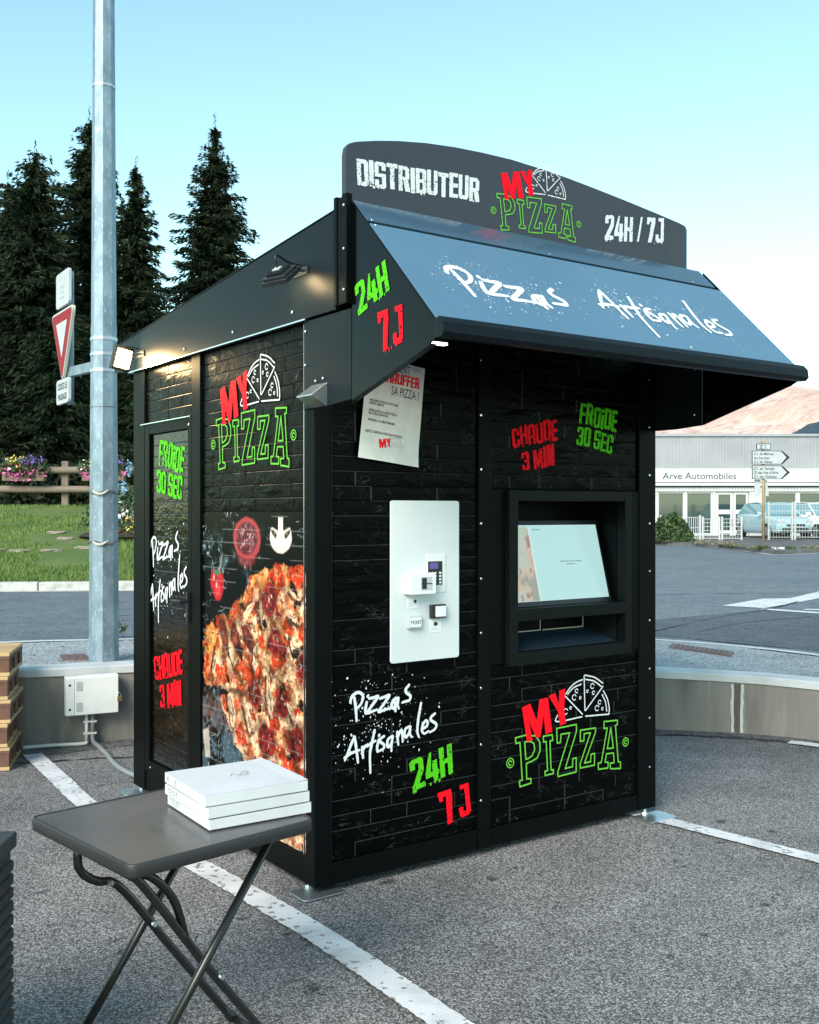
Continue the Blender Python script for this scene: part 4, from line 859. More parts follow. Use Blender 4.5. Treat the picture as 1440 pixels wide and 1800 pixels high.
block_text('red_lettering', 'CHAUDE', [(-1.782, .787), (-1.39, .886), (-1.381, .756), (-1.758, .666)], DD, 'red_ink', door, 19, 1.0); block_text('red_lettering', '3 MIN', [(-1.699, .64), (-1.404, .721), (-1.397, .586), (-1.682, .525)], DD, 'red_ink', door, 20, .8)
script_text('white_script', 'Pizzas', lambda x, y: (-1.735 + x * .00122, 1.155 + y * .00135 + x * .0001), DD, 'white_ink', door, .0135, 5, splat=130, spread=.17); script_text('white_script', 'Artisanales', lambda x, y: (-1.742 + x * .00108, 1.150 + y * .00128 + x * .00012), ON_LEFT(-.0078), 'white_ink', door, .0130, 6, splat=110, spread=.15)
logo((-.594, 1.932), .810, DL, lp)

# ------------------------------------------------------------------ payment plate
pay = thing_part = None
def rounded(x0, x1, z0, z1, r, n=4):
    P = []
    for cx, cz, a0 in ((x1 - r, z0 + r, -90), (x1 - r, z1 - r, 0), (x0 + r, z1 - r, 90), (x0 + r, z0 + r, 180)):
        P += [(cx + r * math.cos(R(a0 + 90 * k / n)), cz + r * math.sin(R(a0 + 90 * k / n))) for k in range(n + 1)]
    return P
def fplate(name, x0, x1, z0, z1, y0, y1, m, parent, r=.004, bev=.001):
    b = MB(); b.prism([(x, y1, z) for x, z in rounded(x0, x1, z0, z1, r)], (0, y0 - y1, 0)); return b.build(name, m, parent, bevel=bev, seg=1)
pay = fplate('payment_plate', .380, .758, .938, 1.6505, -.006, .004, 'white_plate', kiosk, .012, .0015)
rd = fplate('card_reader', .446, .584, 1.238, 1.330, -.062, -.0065, 'white_plastic', pay, .006, .002)
fplate('reader_window', .500, .562, 1.257, 1.315, -.0635, -.0622, 'grey_plastic', rd, .003, 0); fplate('reader_slot', .506, .531, 1.262, 1.311, -.0648, -.0637, 'black_plastic', rd, .002, 0)
fplate('reader_slot_bar', .503, .560, 1.2845, 1.2875, -.0662, -.0650, 'black_plastic', rd, .001, 0)
kp = fplate('keypad', .571, .677, 1.238, 1.410, -.0095, -.0062, 'white_plastic', pay, .004, .001)
fplate('keypad_face', .578, .657, 1.273, 1.379, -.0115, -.0097, 'black_plastic', kp, .003, 0); fplate('keypad_display', .586, .632, 1.345, 1.373, -.0128, -.0117, 'lcd', kp, .002, 0)
for r_ in range(4):
    for c in range(4): fplate('key', .583 + c * .0145 + (c == 3) * .012, .593 + c * .0145 + (c == 3) * .014, 1.322 - r_ * .0145, 1.331 - r_ * .0145, -.0135, -.0117, 'white_plastic', kp, .0015, 0)
s1 = fplate('reader_sticker', .465, .527, 1.173, 1.2165, -.0075, -.0062, 'white_plastic', pay, .003, 0)
b = MB(); b.prism([(.497, -.0077, 1.203), (.508, -.0077, 1.214), (.521, -.0077, 1.203), (.514, -.0077, 1.203), (.514, -.0077, 1.194), (.508, -.0077, 1.194), (.508, -.0077, 1.200)], (0, -.0008, 0)); b.build('arrow_mark', 'black_ink', s1)
for k in range(3): fplate('printed_line', .470, .500 - k * .004, 1.196 - k * .007, 1.198 - k * .007, -.0082, -.0076, 'grey_plastic', s1, .0005, 0)
tk = fplate('ticket_button', .462, .5365, 1.086, 1.1415, -.024, -.0062, 'grey_plastic', pay, .005, .002); fplate('ticket_face', .469, .5305, 1.093, 1.1345, -.0262, -.0242, 'white_plastic', tk, .003, .0005)
font_mesh('ticket_lettering', 'TICKET', .0205, lambda x, y: (.4995 + x, -.0266, 1.1065 + y), 'black_ink', tk, .0004, .85, 'CENTER')
bt = fplate('push_button', .587, .6705, 1.124, 1.1855, -.026, -.0062, 'black_plastic', pay, .006, .002); fplate('button_cap', .607, .663, 1.131, 1.179, -.034, -.0262, 'white_plastic', bt, .004, .0015)
s2 = fplate('button_sticker', .590, .654, 1.061, 1.116, -.0075, -.0062, 'white_plastic', pay, .003, 0); fplate('hand_mark', .612, .632, 1.090, 1.106, -.0084, -.0077, 'black_ink', s2, .003, 0)
for k in range(2): fplate('printed_line', .596, .640 - k * .01, 1.072 + k * .007, 1.074 + k * .007, -.0082, -.0076, 'grey_plastic', s2, .0005, 0)

# ------------------------------------------------------------------ display and delivery unit
unit = kbox('display_unit', .9515, 1.040, .000, .03, .884, 1.7075, 'coat_dark', .002)
kbox('surround_plate', 1.8735, 1.9565, .000, .03, .884, 1.7075, 'coat_dark', .002, unit)
fr = MB()
for q in ((1.0415, 1.095, .870, 1.705), (1.826, 1.872, .870, 1.705)): fr.box(q[0], q[1], -.030, .03, q[2], q[3])
for z0, z1 in ((1.654, 1.705), (1.080, 1.138), (.870, .932)): fr.box(1.095, 1.826, -.030, .03, z0, z1)
fr.build('bezel', 'coat_mid', unit, bevel=.0025)
hd = MB()
for z0, z1, dp in ((1.138, 1.654, .24), (.932, 1.080, .26)):
    hd.box(1.0955, 1.097, .0302, dp, z0 - .01, z1 + .01); hd.box(1.824, 1.8255, .0302, dp, z0 - .01, z1 + .01); hd.box(1.097, 1.824, .0302, dp, z1 + .002, z1 + .006); hd.box(1.097, 1.824, .0302, dp, z0 - .012, z0 - .004); hd.box(1.097, 1.824, dp, dp + .006, z0 - .01, z1 + .01)
hd.build('recess_lining', 'coat_dark', unit)
# tilted touch screen: lower edge forward, upper edge back in the recess
TL, BL = Vector((0, .150, 1.545)), Vector((0, .045, 1.150)); sup = (TL - BL); sl = sup.length; sup.normalize(); sn = Vector((0, -sup.z, sup.y)); SX0, SX1 = 1.110, 1.792
def onscr(d): return lambda a, b: tuple(Vector((a, 0, 0)) + BL + sup * b + sn * d)
mon = MB(); mon.obox(Vector(((SX0 + SX1) / 2, 0, 0)) + BL + sup * sl / 2 - sn * .012, (1, 0, 0), tuple(sup), tuple(sn), (SX1 - SX0) / 2 + .012, sl / 2 + .014, .011); mon = mon.build('monitor', 'black_plastic', unit, bevel=.003)
def scr_col(a, b):
    s, t = (a - SX0) / (SX1 - SX0), b / sl; C = np.zeros(a.shape + (3,)) + np.array((.50, .80, .78)); n = vnoise(a, b, 9, 61, 4); n2 = vnoise(a, b, 24, 62, 3)
    P = np.zeros_like(C) + np.array((.52, .58, .50)); P = mixc(P, (.62, .50, .36), sst(n, .42, .56)); P = mixc(P, (.40, .22, .18), sst(n2, .55, .68)); P = mixc(P, (.34, .38, .30), sst(n, .58, .68)); P = mixc(P, (.45, .62, .42), sst(t, .8, .98))
    w = (s < .29).astype(float) * (t > .03) * (t < .95); C = C * (1 - w[..., None]) + P * w[..., None]
    C = mixc(C, (.72, .86, .85), ((s > .29) & (s < .30)).astype(float)); C = mixc(C, (.66, .86, .85), ((t < .02) | (t > .965)).astype(float)); return C
print_sheet('screen', np.linspace(SX0 + .012, SX1 - .006, 150), np.linspace(.012, sl - .012, 90), scr_col, onscr(.0012), 'screen', mon)
M['screen_ink'] = mat('dark screen lettering', (.05, .07, .07), .5)
cx = SX0 + .66 * (SX1 - SX0)
font_mesh('screen_lettering', "L'ordinateur est en cours de redémarrage", .0125, lambda x, y: onscr(.0022)(cx + x, sl * .50 + y), 'screen_ink', mon, .0001, .72, 'CENTER'); font_mesh('screen_lettering', 'Veuillez patienter...', .0125, lambda x, y: onscr(.0022)(cx + x, sl * .465 + y), 'screen_ink', mon, .0001, .72, 'CENTER'); font_mesh('screen_lettering', 'Bienvenue', .015, lambda x, y: onscr(.0022)(SX0 + .33 * (SX1 - SX0) + x, sl * .905 + y), 'screen_ink', mon, 0, .8)
ledge = MB(); ledge.prism([(1.0975, .0302, 1.1395), (1.0975, .0302, 1.135), (1.0975, .20, 1.140), (1.0975, .20, 1.146)], (.726, 0, 0)); ledge.build('screen_ledge', 'coat', unit)
tray = MB(); tray.prism([(1.0975, .0302, .934), (1.0975, .0302, .929), (1.0975, .19, .985), (1.0975, .19, .990)], (.726, 0, 0)); tray.build('delivery_tray', 'tray', unit)
for s_ in (0, 1):
    ck = MB(); x = 1.0975 if s_ == 0 else 1.8235; k = 1 if s_ == 0 else -1
    ck.prism([(x, .0302, .940), (x, .0302, 1.078), (x + k * .06, .20, 1.060), (x + k * .06, .20, .992)], (k * .002, 0, 0)); ck.build('chute_cheek', 'coat_mid', unit)
for x0, x1 in ((1.165, 1.452), (1.462, 1.755)):
    fl_ = MB(); fl_.box(x0, x1, .205, .212, .992, 1.056); fl_ = fl_.build('flap', 'coat_dark', unit, bevel=.002); e = MB(); e.box(x0 + .002, x1 - .002, .200, .2045, .994, .999); e.box(x1 - .006, x1 - .002, .200, .2045, .9995, 1.054); e.build('flap_edge', 'sign_back', fl_)

# ------------------------------------------------------------------ roof, fascias, sign board, awning
for sx, nm in ((-1, 'side_fascia'), (1, 'side_fascia')):
    x0 = -.022 if sx < 0 else KW + .008; f_ = MB(); f_.prism([(x0, -.205, 2.405), (x0, -.205, 2.800), (x0, 2.3226, 2.578), (x0, 2.3226, 2.43), (x0, 2.075, 2.405)], (.014, 0, 0)); fo = f_.build(nm, 'coat', kiosk, bevel=.002)
    if sx < 0:
        e = MB(); e.prism([(-.030, .03, 2.3985), (-.030, .03, 2.4045), (-.030, 2.075, 2.4045), (-.030, 2.075, 2.3985)], (.026, 0, 0)); e.build('drip_edge', 'alu', fo)
        rivets('rivets', [(-.022, .722, 2.445), (-.022, 1.289, 2.439), (-.022, .149, 2.449), (-.022, 1.85, 2.437)], (-1, 0, 0), .0075, fo)
        e = MB(); e.prism([(-.026, -.205, 2.8005), (-.026, -.205, 2.8045), (-.026, 2.3226, 2.5825), (-.026, 2.3226, 2.5785)], (.022, 0, 0)); e.build('top_trim', 'coat', fo)
rf = MB(); rf.prism([(-.007, -.20, 2.72), (-.007, 2.31, 2.50), (-.007, 2.31, 2.45), (-.007, -.20, 2.64)], (KW + .014, 0, 0)); rf.build('roof', 'coat_dark', kiosk)
hd = MB(); hd.box(-.004, KW + .004, -.20, -.185, 2.60, 2.80); hd.build('roof_front', 'coat_dark', kiosk)
sf = MB(); sf.box(.0, KW, -.20, -.004, 2.61, 2.625); sf.build('soffit', 'coat_dark', kiosk)
for sx in (0, 1):
    x = -.012 if sx == 0 else KW; hp = MB(); hp.prism([(x, .070, 2.03), (x, .070, 2.398), (x, -.303, 2.398), (x, -.303, 2.04), (x, -.136, 2.03)], (.012, 0, 0)); hpo = hp.build('header_plate', 'coat', kiosk, bevel=.002)
    if sx == 0: rivets('rivets', [(-.012, .055, 2.355), (-.012, .055, 2.215), (-.012, -.03, 2.14), (-.012, -.09, 2.145)], (-1, 0, 0), .006, hpo)
    if sx == 1: continue
    x = -.034; rl = MB()
    rl.box(x, x + .028, -.303, -.268, 2.415, 2.845); rl.box(x + .004, x + .024, -.266, -.232, 2.415, 2.838); rl.box(x, x + .028, -.230, -.207, 2.415, 2.845); rlo = rl.build('guide_rail', 'coat_dark', kiosk, bevel=.002)
    if sx == 0: rivets('rivets', [(x, -.285, z) for z in (2.80, 2.63, 2.47)], (-1, 0, 0), .006, rlo)
pc = MB(); pc.prism([(-.0125, -.125, 2.125), (-.0125, -.125, 2.03), (-.085, -.125, 2.068), (-.085, -.125, 2.074)], (0, .125, 0)); pc.build('post_cap', 'zinc_plate', kiosk, bevel=.001)

sign = MB(); top = [(0, 3.02), (.006, 3.048), (.022, 3.066), (.05, 3.078), (.15, 3.103), (.2555, 3.124), (.40, 3.145), (.5512, 3.1587), (.71, 3.166), (.8717, 3.1683), (1.05, 3.161), (1.22, 3.1497), (1.40, 3.133), (1.60, 3.1129), (1.82, 3.088), (2.0, 3.066), (2.04, 3.058), (2.052, 3.04)]
sign.prism([(x, -.24, z) for x, z in [(0, 2.72)] + top + [(2.052, 2.72)]], (0, .028, 0)); sign = sign.build('sign_board', 'marquee', kiosk, bevel=.003)
DS = ON_FRONT(.2425)
block_text('white_lettering', 'DISTRIBUTEUR', [(.051, 3.011), (.686, 3.05), (.683, 2.946), (.056, 2.906)], DS, 'white_ink', sign, 21, .42); block_text('white_lettering', '24H / 7J', [(1.4596, 3.018), (1.875, 3.067), (1.871, 2.944), (1.452, 2.897)], DS, 'white_ink', sign, 22, .35)
logo((1.0227, 2.934), .520, DS, sign, 2.6)

AY = lambda b: (-.866 + b * .7090, 2.26 + b * .7052)
SN = Vector((0, -.7052, .7090))
def onslope(d): return lambda a, b: (a, AY(b)[0] + SN.y * d, AY(b)[1] + SN.z * d)
def slab(name, x0, x1, b0, b1, m, t=.016):
    mb = MB(); mb.prism([onslope(0)(x0, b0), onslope(0)(x1, b0), onslope(0)(x1, b1), onslope(0)(x0, b1)], tuple(SN * -t)); return mb.build(name, m, kiosk, bevel=.0015, seg=1)
awn = slab('awning_panel', -.002, KW + .004, .004, .630, 'awning')
M['awning_gloss'] = mat('glossy blue grey sheet', (.040, .082, .125), .10, 0, .5)
slab('awning_top_strip', -.002, KW - .02, .650, .794, 'awning_gloss')
ub = slab('awning_lining', .01, KW - .01, .01, .785, 'coat_dark', .006); ub.location = (0, .0125, -.0125)
rivets('rivets', [onslope(.0)(x, b) for x, b in ((.02, .62), (.02, .655), (KW - .03, .30), (KW - .03, .60), (.95, .66), (1.9, .66))], tuple(SN), .006, awn)
def tfP(x, y): return (.215 + (x + 71) * .00178, .215 + (y - 108 - .13 * (x + 71)) * .00158)
def tfA(x, y): return (.990 + (x + 101) * .00165, .262 + (y + 60 - .235 * (x + 101)) * .00165)
script_text('awning_script', 'Pizzas', tfP, onslope(.002), 'grey_ink', awn, .0225, 8, .0024, splat=420, spread=.20); script_text('awning_script', 'Artisanales', tfA, onslope(.0027), 'grey_ink', awn, .0195, 9, .0024, splat=330, spread=.17)
gt = MB(); gt.prism([(-.012, -.850, 2.275), (-.012, -.872, 2.280), (-.012, -.894, 2.258), (-.012, -.900, 2.222), (-.012, -.886, 2.206), (-.012, -.850, 2.206)], (KW + .036, 0, 0)); gt.build('awning_lip', 'coat', kiosk, bevel=.002)
for sx in (0, 1):
    x = -.010 if sx == 0 else KW + .005; sp = MB(); sp.prism([(x, -.306, 2.815), (x, -.862, 2.258), (x, -.848, 2.205), (x, -.815, 2.190), (x, -.306, 2.040)], (.007, 0, 0)); spo = sp.build('awning_side', 'gloss', kiosk, bevel=.0015, seg=1)
    if sx == 0:
        DA = ON_LEFT(.0125); block_text('green_lettering', '24H', [(.328, 2.474), (.541, 2.539), (.5705, 2.421), (.357, 2.355)], DA, 'green_ink', spo, 23, .4); block_text('red_lettering', '7J', [(.487, 2.346), (.651, 2.3555), (.658, 2.22), (.518, 2.196)], DA, 'red_ink', spo, 24, .3, .13)
        e = MB(); e.prism([(-.0105, -.306, 2.036), (-.0105, -.815, 2.186), (-.0105, -.815, 2.192), (-.0105, -.306, 2.042)], (.03, 0, 0)); e.build('lower_trim', 'coat', spo)
rivets('rivets', [(KW - .05, -.30, z) for z in (2.32, 2.09)] + [(1.9, -.20, 2.5)], (0, -1, 0), .006)

# small awning light: slim lit bar fixed behind the lip
al = MB(); al.box(.215, .305, -.515, -.485, 2.262, 2.276); al = al.build('awning_light', 'lamp_sheet', kiosk); MB().box(.218, .302, -.512, -.488, 2.2535, 2.2615).build('lit_diffuser', 'lamp_cool', al)
ad = bpy.data.lights.new('awning_led', 'AREA'); ad.shape = 'RECTANGLE'; ad.size = .15; ad.size_y = .03; ad.energy = .8; ad.color = (1, .96, .88); ao = bpy.data.objects.new('awning_led', ad); col.objects.link(ao); ao.parent = kiosk; ao.location = (.26, -.50, 2.248); lst = MB(); lst.tube([(.26, -.50, 2.2765), (.26, -.50, 2.60)], .006, 6); lst.build('light_stem', 'lamp_sheet', al)

# floodlights on the left fascia
def floodlight(c, n, power, k_=1.0):
    c, n = Vector(c), Vector(n).normalized(); sx = n.cross(Vector((0, 0, 1))).normalized(); sy = sx.cross(n).normalized()
    h = MB(); h.obox(c, tuple(sx), tuple(sy), tuple(n), .075 * k_, .055 * k_, .010); h.obox(c - n * .016, tuple(sx), tuple(sy), tuple(n), .066, .046, .006)
    for k in range(-3, 4): h.obox(c - n * .029 + sx * k * .014, tuple(sx), tuple(sy), tuple(n), .002, .036, .008)
    o = h.build('floodlight', 'lamp_sheet', kiosk, bevel=.002, seg=1)
    g = MB(); g.obox(c + n * .0115, tuple(sx), tuple(sy), tuple(n), .060 * k_, .041 * k_, .001); g.build('lit_lens', 'lamp_on', o)
    br = MB(); wallp = Vector((-.022, c.y, c.z + .03)); br.tube([c + sx * .050 - n * .02, wallp + Vector((0, .04, 0)) * (1 if sx.y > 0 else -1)], .005, 6); br.tube([c - sx * .050 - n * .02, wallp - Vector((0, .04, 0)) * (1 if sx.y > 0 else -1)], .005, 6); br.obox(wallp + Vector((-.004, 0, 0)), (1, 0, 0), (0, 1, 0), (0, 0, 1), .0035, .065, .016); br.build('bracket', 'lamp_sheet', o)
    cb = MB(); w2 = wallp + Vector((0, .02, .035)); cb.tube(resample([tuple(c - n * .03), tuple(c - n * .05 + Vector((0, 0, .045))), tuple((c + w2) / 2 + Vector((-.01, 0, .035))), tuple(w2 + Vector((-.012, 0, .0))), tuple(w2)], 18), .0045, 6); cb.build('cable', 'black_plastic', o, True)
    MB().obox(c - n * .038, tuple(sx), tuple(sy), tuple(n), .020, .014, .002).build('rating_plate', 'sign_white', o)
    ld = bpy.data.lights.new('floodlight_led', 'AREA'); ld.shape = 'RECTANGLE'; ld.size = .11; ld.size_y = .075; ld.energy = power; ld.color = (1.0, .66, .30)
    lo = bpy.data.objects.new('floodlight_led', ld); col.objects.link(lo); lo.parent = kiosk; lo.location = c + n * .016; lo.rotation_euler = (-n).to_track_quat('Z', 'Y').to_euler()
floodlight((-.115, .075, 2.575), (.62, .16, -.76), .14)
floodlight((-.130, 1.90, 2.455), (.62, -.74, -.26), 1.5, 1.25)

# feet
for i, (x, y) in enumerate(((.03, .03), (KW - .075, -.065), (.0, KD - .05), (KW - .1, KD - .06))):
    f_ = MB(); f_.prism([(x + px, y + py, .004) for px, py in rounded(-.10, .10, -.07, .07, .02)], (0, 0, .007)); fo = f_.build('foot', 'zinc_plate', kiosk, bevel=.002, seg=1)
    bo = MB(); by = y + .07 if i < 2 else y; bx = min(max(x, .03), KW - .04)
    bo.tube([(bx, by, .011), (bx, by, .036)], .009, 8); bo.tube([(bx, by, .0112), (bx, by, .020)], .018, 6); bo.build('levelling_bolt', 'alu', fo)
# ================================================================== THINGS AROUND THE KIOSK
def kworld(x, y, z): return kiosk.matrix_basis @ Vector((x, y, z))
bpy.context.view_layer.update()
# instruction poster taped to the brick panel (tilted sheet, creased)
po = thing('instruction_poster', 'creased paper poster taped to the front bricks, half under the awning side', 'poster', tuple(kworld(.2067, 0, 1.833)), R(35.44))
pa = R(-6.6); PW, PH = .313, .445
def pz_(x, y):
    lift = .006 * math.sin(3 * x / PW + 1.5 * y / PH) + .010 * (max(0, 1 - y / .12)) ** 2 * (.4 + x / PW) + .003 * math.sin(19 * x + 9 * y)
    return -.004 - max(0, lift + .004)
def onpap(d):
    return lambda x, y: (x * math.cos(pa) - y * math.sin(pa) * .94, pz_(x, y) - d, x * math.sin(pa) + y * math.cos(pa))
xs, ys = np.linspace(0, PW, 26), np.linspace(0, PH, 34); I = np.arange(26 * 34).reshape(34, 26)
obj('sheet', np_mesh('sheet', [onpap(0)(x, y) for y in ys for x in xs], np.stack([I[:-1, :-1].ravel(), I[:-1, 1:].ravel(), I[1:, 1:].ravel(), I[1:, :-1].ravel()], 1), True), 'paper', po)
def ptext(s, size, x, y, m='black_ink', bold=0, sx=.62, al='LEFT'): return font_mesh('lettering', s, size, lambda a, b: onpap(.0012)(x + a, y + b), m, po, bold, sx, al)
ptext('COMMENT', .052, .232, .400, sx=.60, al='RIGHT'); ptext('SA PIZZA ?', .056, .292, .296, sx=.58, al='RIGHT')
f = block_text('lettering', 'RECHAUFFER', [(.03, .394), (.290, .394), (.290, .346), (.03, .346)], onpap(.0016), 'red_ink', po, 31, .5)
for s, x, y in (('PRÉCHAUFFEZ VOTRE FOUR À 240° EN BASSE', .030, .249), ('PENDANT 15 MINUTES.', .030, .236), ('RETIREZ LA PIZZA DE LA BOITE ET POSEZ LA', .030, .206), ('SUR LA GRILLE À MI-HAUTEUR', .030, .193), ('ENFOURNEZ LA 4 À 5 MINUTES MAXIMUM', .030, .165), ('(AJUSTEZ LE TEMPS SELON VOTRE FOUR ET VOTRE ENVIE)', .022, .115)): ptext(s, .0150, x, y, bold=.0002, sx=.50)
f = Field(-420, -20, 95, 420, 6); f.poly(LOGO['M']); f.poly(LOGO['Y']); decal('logo_red_letters', f, lambda a, b: onpap(.0016)(.1625 + a * .00017, .037 + b * .00017), 'red_ink', po)
f = Field(-140, 370, 190, 490, 6); [f.line(smooth_line(p, 4), 11) for p in LOGO['slices']]; decal('logo_pizza_slices', f, lambda a, b: onpap(.0016)(.1625 + a * .00017, .037 + b * .00017), 'grey_plastic', po)
for x, y in ((.27, .425), (.16, .43)):
    tp = MB(); tp.add([onpap(.0014)(x + a, y + b) for a, b in ((-.02, -.006), (.02, -.004), (.02, .012), (-.02, .010))], [(0, 1, 2, 3)]); tp.build('tape', 'sign_white', po)

# folding table in the foreground; local a = towards the right corner, b = towards the left corner
tb = thing('folding_table', 'small dark folding table with crossed tube legs in front of the kiosk', 'table', (-.708, 2.632, 0), math.atan2(.69, .722))
TA, TB = .60, .60
def rrect(x0, x1, y0, y1, r, z): return [(x, y, z) for x, y in rounded(x0, x1, y0, y1, r, 5)]
MB().prism(rrect(.008, TA - .008, .008, TB - .008, .022, .700), (0, 0, -.010)).build('tabletop', 'table_top', tb, bevel=.0015, seg=1)
rim = MB(); o_ = rrect(0, TA, 0, TB, .03, 0); i_ = rrect(.0085, TA - .0085, .0085, TB - .0085, .022, 0); n = len(o_)
rim.add([(x, y, .6985) for x, y, z in o_] + [(x, y, .703) for x, y, z in [(a + (.3 - a) * .007, b + (.3 - b) * .007, 0) for a, b, _ in o_]] + [(x, y, .7015) for x, y, z in i_] + [(x, y, .690) for x, y, z in i_] + [(x, y, .664) for x, y, z in [(a + (.3 - a) * .02, b + (.3 - b) * .02, 0) for a, b, _ in o_]] + [(x, y, .668) for x, y, z in o_],
        [((k + 0) * n + i, k * n + (i + 1) % n, ((k + 1) % 6) * n + (i + 1) % n, ((k + 1) % 6) * n + i) for k in range(6) for i in range(n)])
ro = rim.build('table_rim', 'table_rim', tb, True); bpy_fix(ro)
def leg(pts, name='leg', r=.0125): return MB().tube(resample(pts, 30) if len(pts) > 2 else pts, r, 12).build(name, 'tube_black', tb, True)
leg([(.52, .085, .672), (.02, .085, .012)]); leg([(.52, .43, .672), (.02, .43, .012)])
leg([(.52, .085, .664), (.52, .43, .664)], 'stretcher', .010)
leg([(.02, .07, .014), (.02, .445, .014)], 'stretcher', .0125)
leg([(.055, .145, .668), (.062, .145, .640), (.12, .145, .585), (.33, .145, .295), (.545, .145, .016)]); leg([(.03, .35, .668), (.035, .35, .60), (.085, .35, .555), (.16, .35, .52), (.33, .35, .295), (.52, .35, .045), (.545, .335, .018)])
leg([(.545, .145, .014), (.545, .36, .014)], 'stretcher', .0125)
leg([(.10, .155, .61), (.085, .19, .622), (.085, .30, .622), (.10, .345, .61)], 'hinge_bar', .013); leg([(.095, .16, .62), (.15, .155, .60), (.22, .158, .52), (.26, .16, .40)], 'lock_bar', .012); leg([(.36, .12, .666), (.20, .12, .655), (.06, .12, .650)], 'slide_bar', .009)
for a, b_, z in ((.33, .10, .295), (.27, .128, .41), (.255, .338, .395), (.115, .335, .55)): MB().tube([(a, b_ - .022, z), (a, b_ - .012, z)], .008, 8).build('bolt', 'alu', tb)
for a, b_ in ((.02, .07), (.02, .445), (.545, .145), (.545, .36)): MB().tube([(a, b_ - .012, .0155), (a, b_ + .012, .0155)], .0155, 10).build('rubber_foot', 'black_plastic', tb)

# three pizza boxes on the table
bx0 = Vector((-.5627, 2.922, .7038)); ux, uy = Vector((.2547, .170, 0)).normalized(), Vector((-.170, .2547, 0)).normalized()
LB = ('bottom pizza box of the white stack on the folding table', 'middle pizza box of the white stack on the folding table', 'top pizza box of the white stack with a pencil doodle on its lid')
for i in range(3):
    an = math.atan2(ux.y, ux.x) + (0, .012, -.015)[i]; off = ((0, 0), (-.006, -.004), (-.012, .004))[i]
    p = bx0 + ux * off[0] + uy * off[1]; t = thing('pizza_box', LB[i], 'pizza box', (p.x, p.y, p.z + i * .0335), an, 'stacked pizza boxes')
    S = .325; lo_ = MB(); lo_.box(0, S, 0, S, 0, .0300); lo_.build('tray', 'card', t, bevel=.002)
    ld_ = MB(); sag = .004 if i < 2 else .001; k = 9; V = []; Fs = []
    for q in range(k):
        for r_ in range(k):
            x, y = S * q / (k - 1), S * r_ / (k - 1); V.append((x, y, .0305 + (.004 if i == 2 else .0008) * math.sin(math.pi * q / (k - 1)) * math.sin(math.pi * r_ / (k - 1)) + (.0025 if i == 2 and q == k - 1 else 0)))
    for q in range(k - 1):
        for r_ in range(k - 1): Fs.append((q * k + r_, (q + 1) * k + r_, (q + 1) * k + r_ + 1, q * k + r_ + 1))
    ld_.add(V, Fs); lid = ld_.build('lid', 'card', t)
    fl2 = MB(); fl2.box(S + .0002, S + .010, .05, S - .02, .0270, .0290); fl2.build('tuck_flap', 'card', t)
    hand = {'T': [[(0, 1), (1, .95)], [(.5, 1), (.45, 0)]], 'E': [[(.1, 1), (.1, 0)], [(.1, 1), (.9, 1)], [(.1, .5), (.7, .52)], [(.1, 0), (.9, .02)]], 'S': [[(.9, .9), (.3, .95), (.2, .6), (.8, .4), (.7, .05), (.1, .1)]], 'C': [[(.9, .85), (.4, .95), (.1, .5), (.4, .05), (.9, .1)]], 'K': [[(.1, 1), (.1, 0)], [(.9, 1), (.15, .5), (.9, 0)]]}
    ff = Field(-.01, .14, -.005, .03, .0012)
    for q, c in enumerate(('TEST', 'TEST', 'K  E')[i]):
        for s_ in hand.get(c, []): ff.line([(q * .021 + a * .013, b_ * .016) for a, b_ in s_], .0016)
    decal('pencil_lettering', ff, lambda a, b_: (-.0008, .30 - a, .0085 + b_ * .95), 'pencil', t)
    if i == 2:
        ff = Field(-.05, .05, -.04, .04, .0012); rg = random.Random(5); ff.line(smooth_line([(-.035, -.01), (-.02, .012), (-.005, -.012), (.005, .008), (.016, -.008), (.03, .012), (.012, .022), (.036, .026)], 6), .0018); ff.line(smooth_line([(-.02, -.02), (0, -.024), (.022, -.016)], 6), .0014)
        decal('pencil_doodle', ff, lambda a, b_: (S * .55 + a, S * .5 + b_, .0356), 'pencil', lid)

# slatted dark planter at the left edge
pl = thing('planter_box', 'dark slate planter with ribbed sides at the bottom left edge', 'planter', (-1.437, 2.62, 0), R(3))
V = []; pw, pd_, ph = .37, .17, .735
MB().box(-pw, pw, -pd_, pd_, 0, .685).build('body', 'planter', pl, bevel=.006)
for k in range(18):
    z = .01 + k * .0365; rb = MB(); rb.box(-pw - .006, pw + .006, -pd_ - .006, pd_ + .006, z, z + .030); rb.build('rib', 'planter', pl, bevel=.004, seg=1)
rm = MB(); [rm.box(*q) for q in ((-pw - .012, pw + .012, -pd_ - .012, -pd_ + .03, .694, ph), (-pw - .012, pw + .012, pd_ - .03, pd_ + .012, .694, ph), (-pw - .012, -pw + .03, -pd_ + .03, pd_ - .03, .694, ph), (pw - .03, pw + .012, -pd_ + .03, pd_ - .03, .694, ph))]; rm.build('rim', 'planter', pl, bevel=.004)
MB().box(-pw + .03, pw - .03, -pd_ + .03, pd_ - .03, .70, .73).build('soil', 'soil', pl)

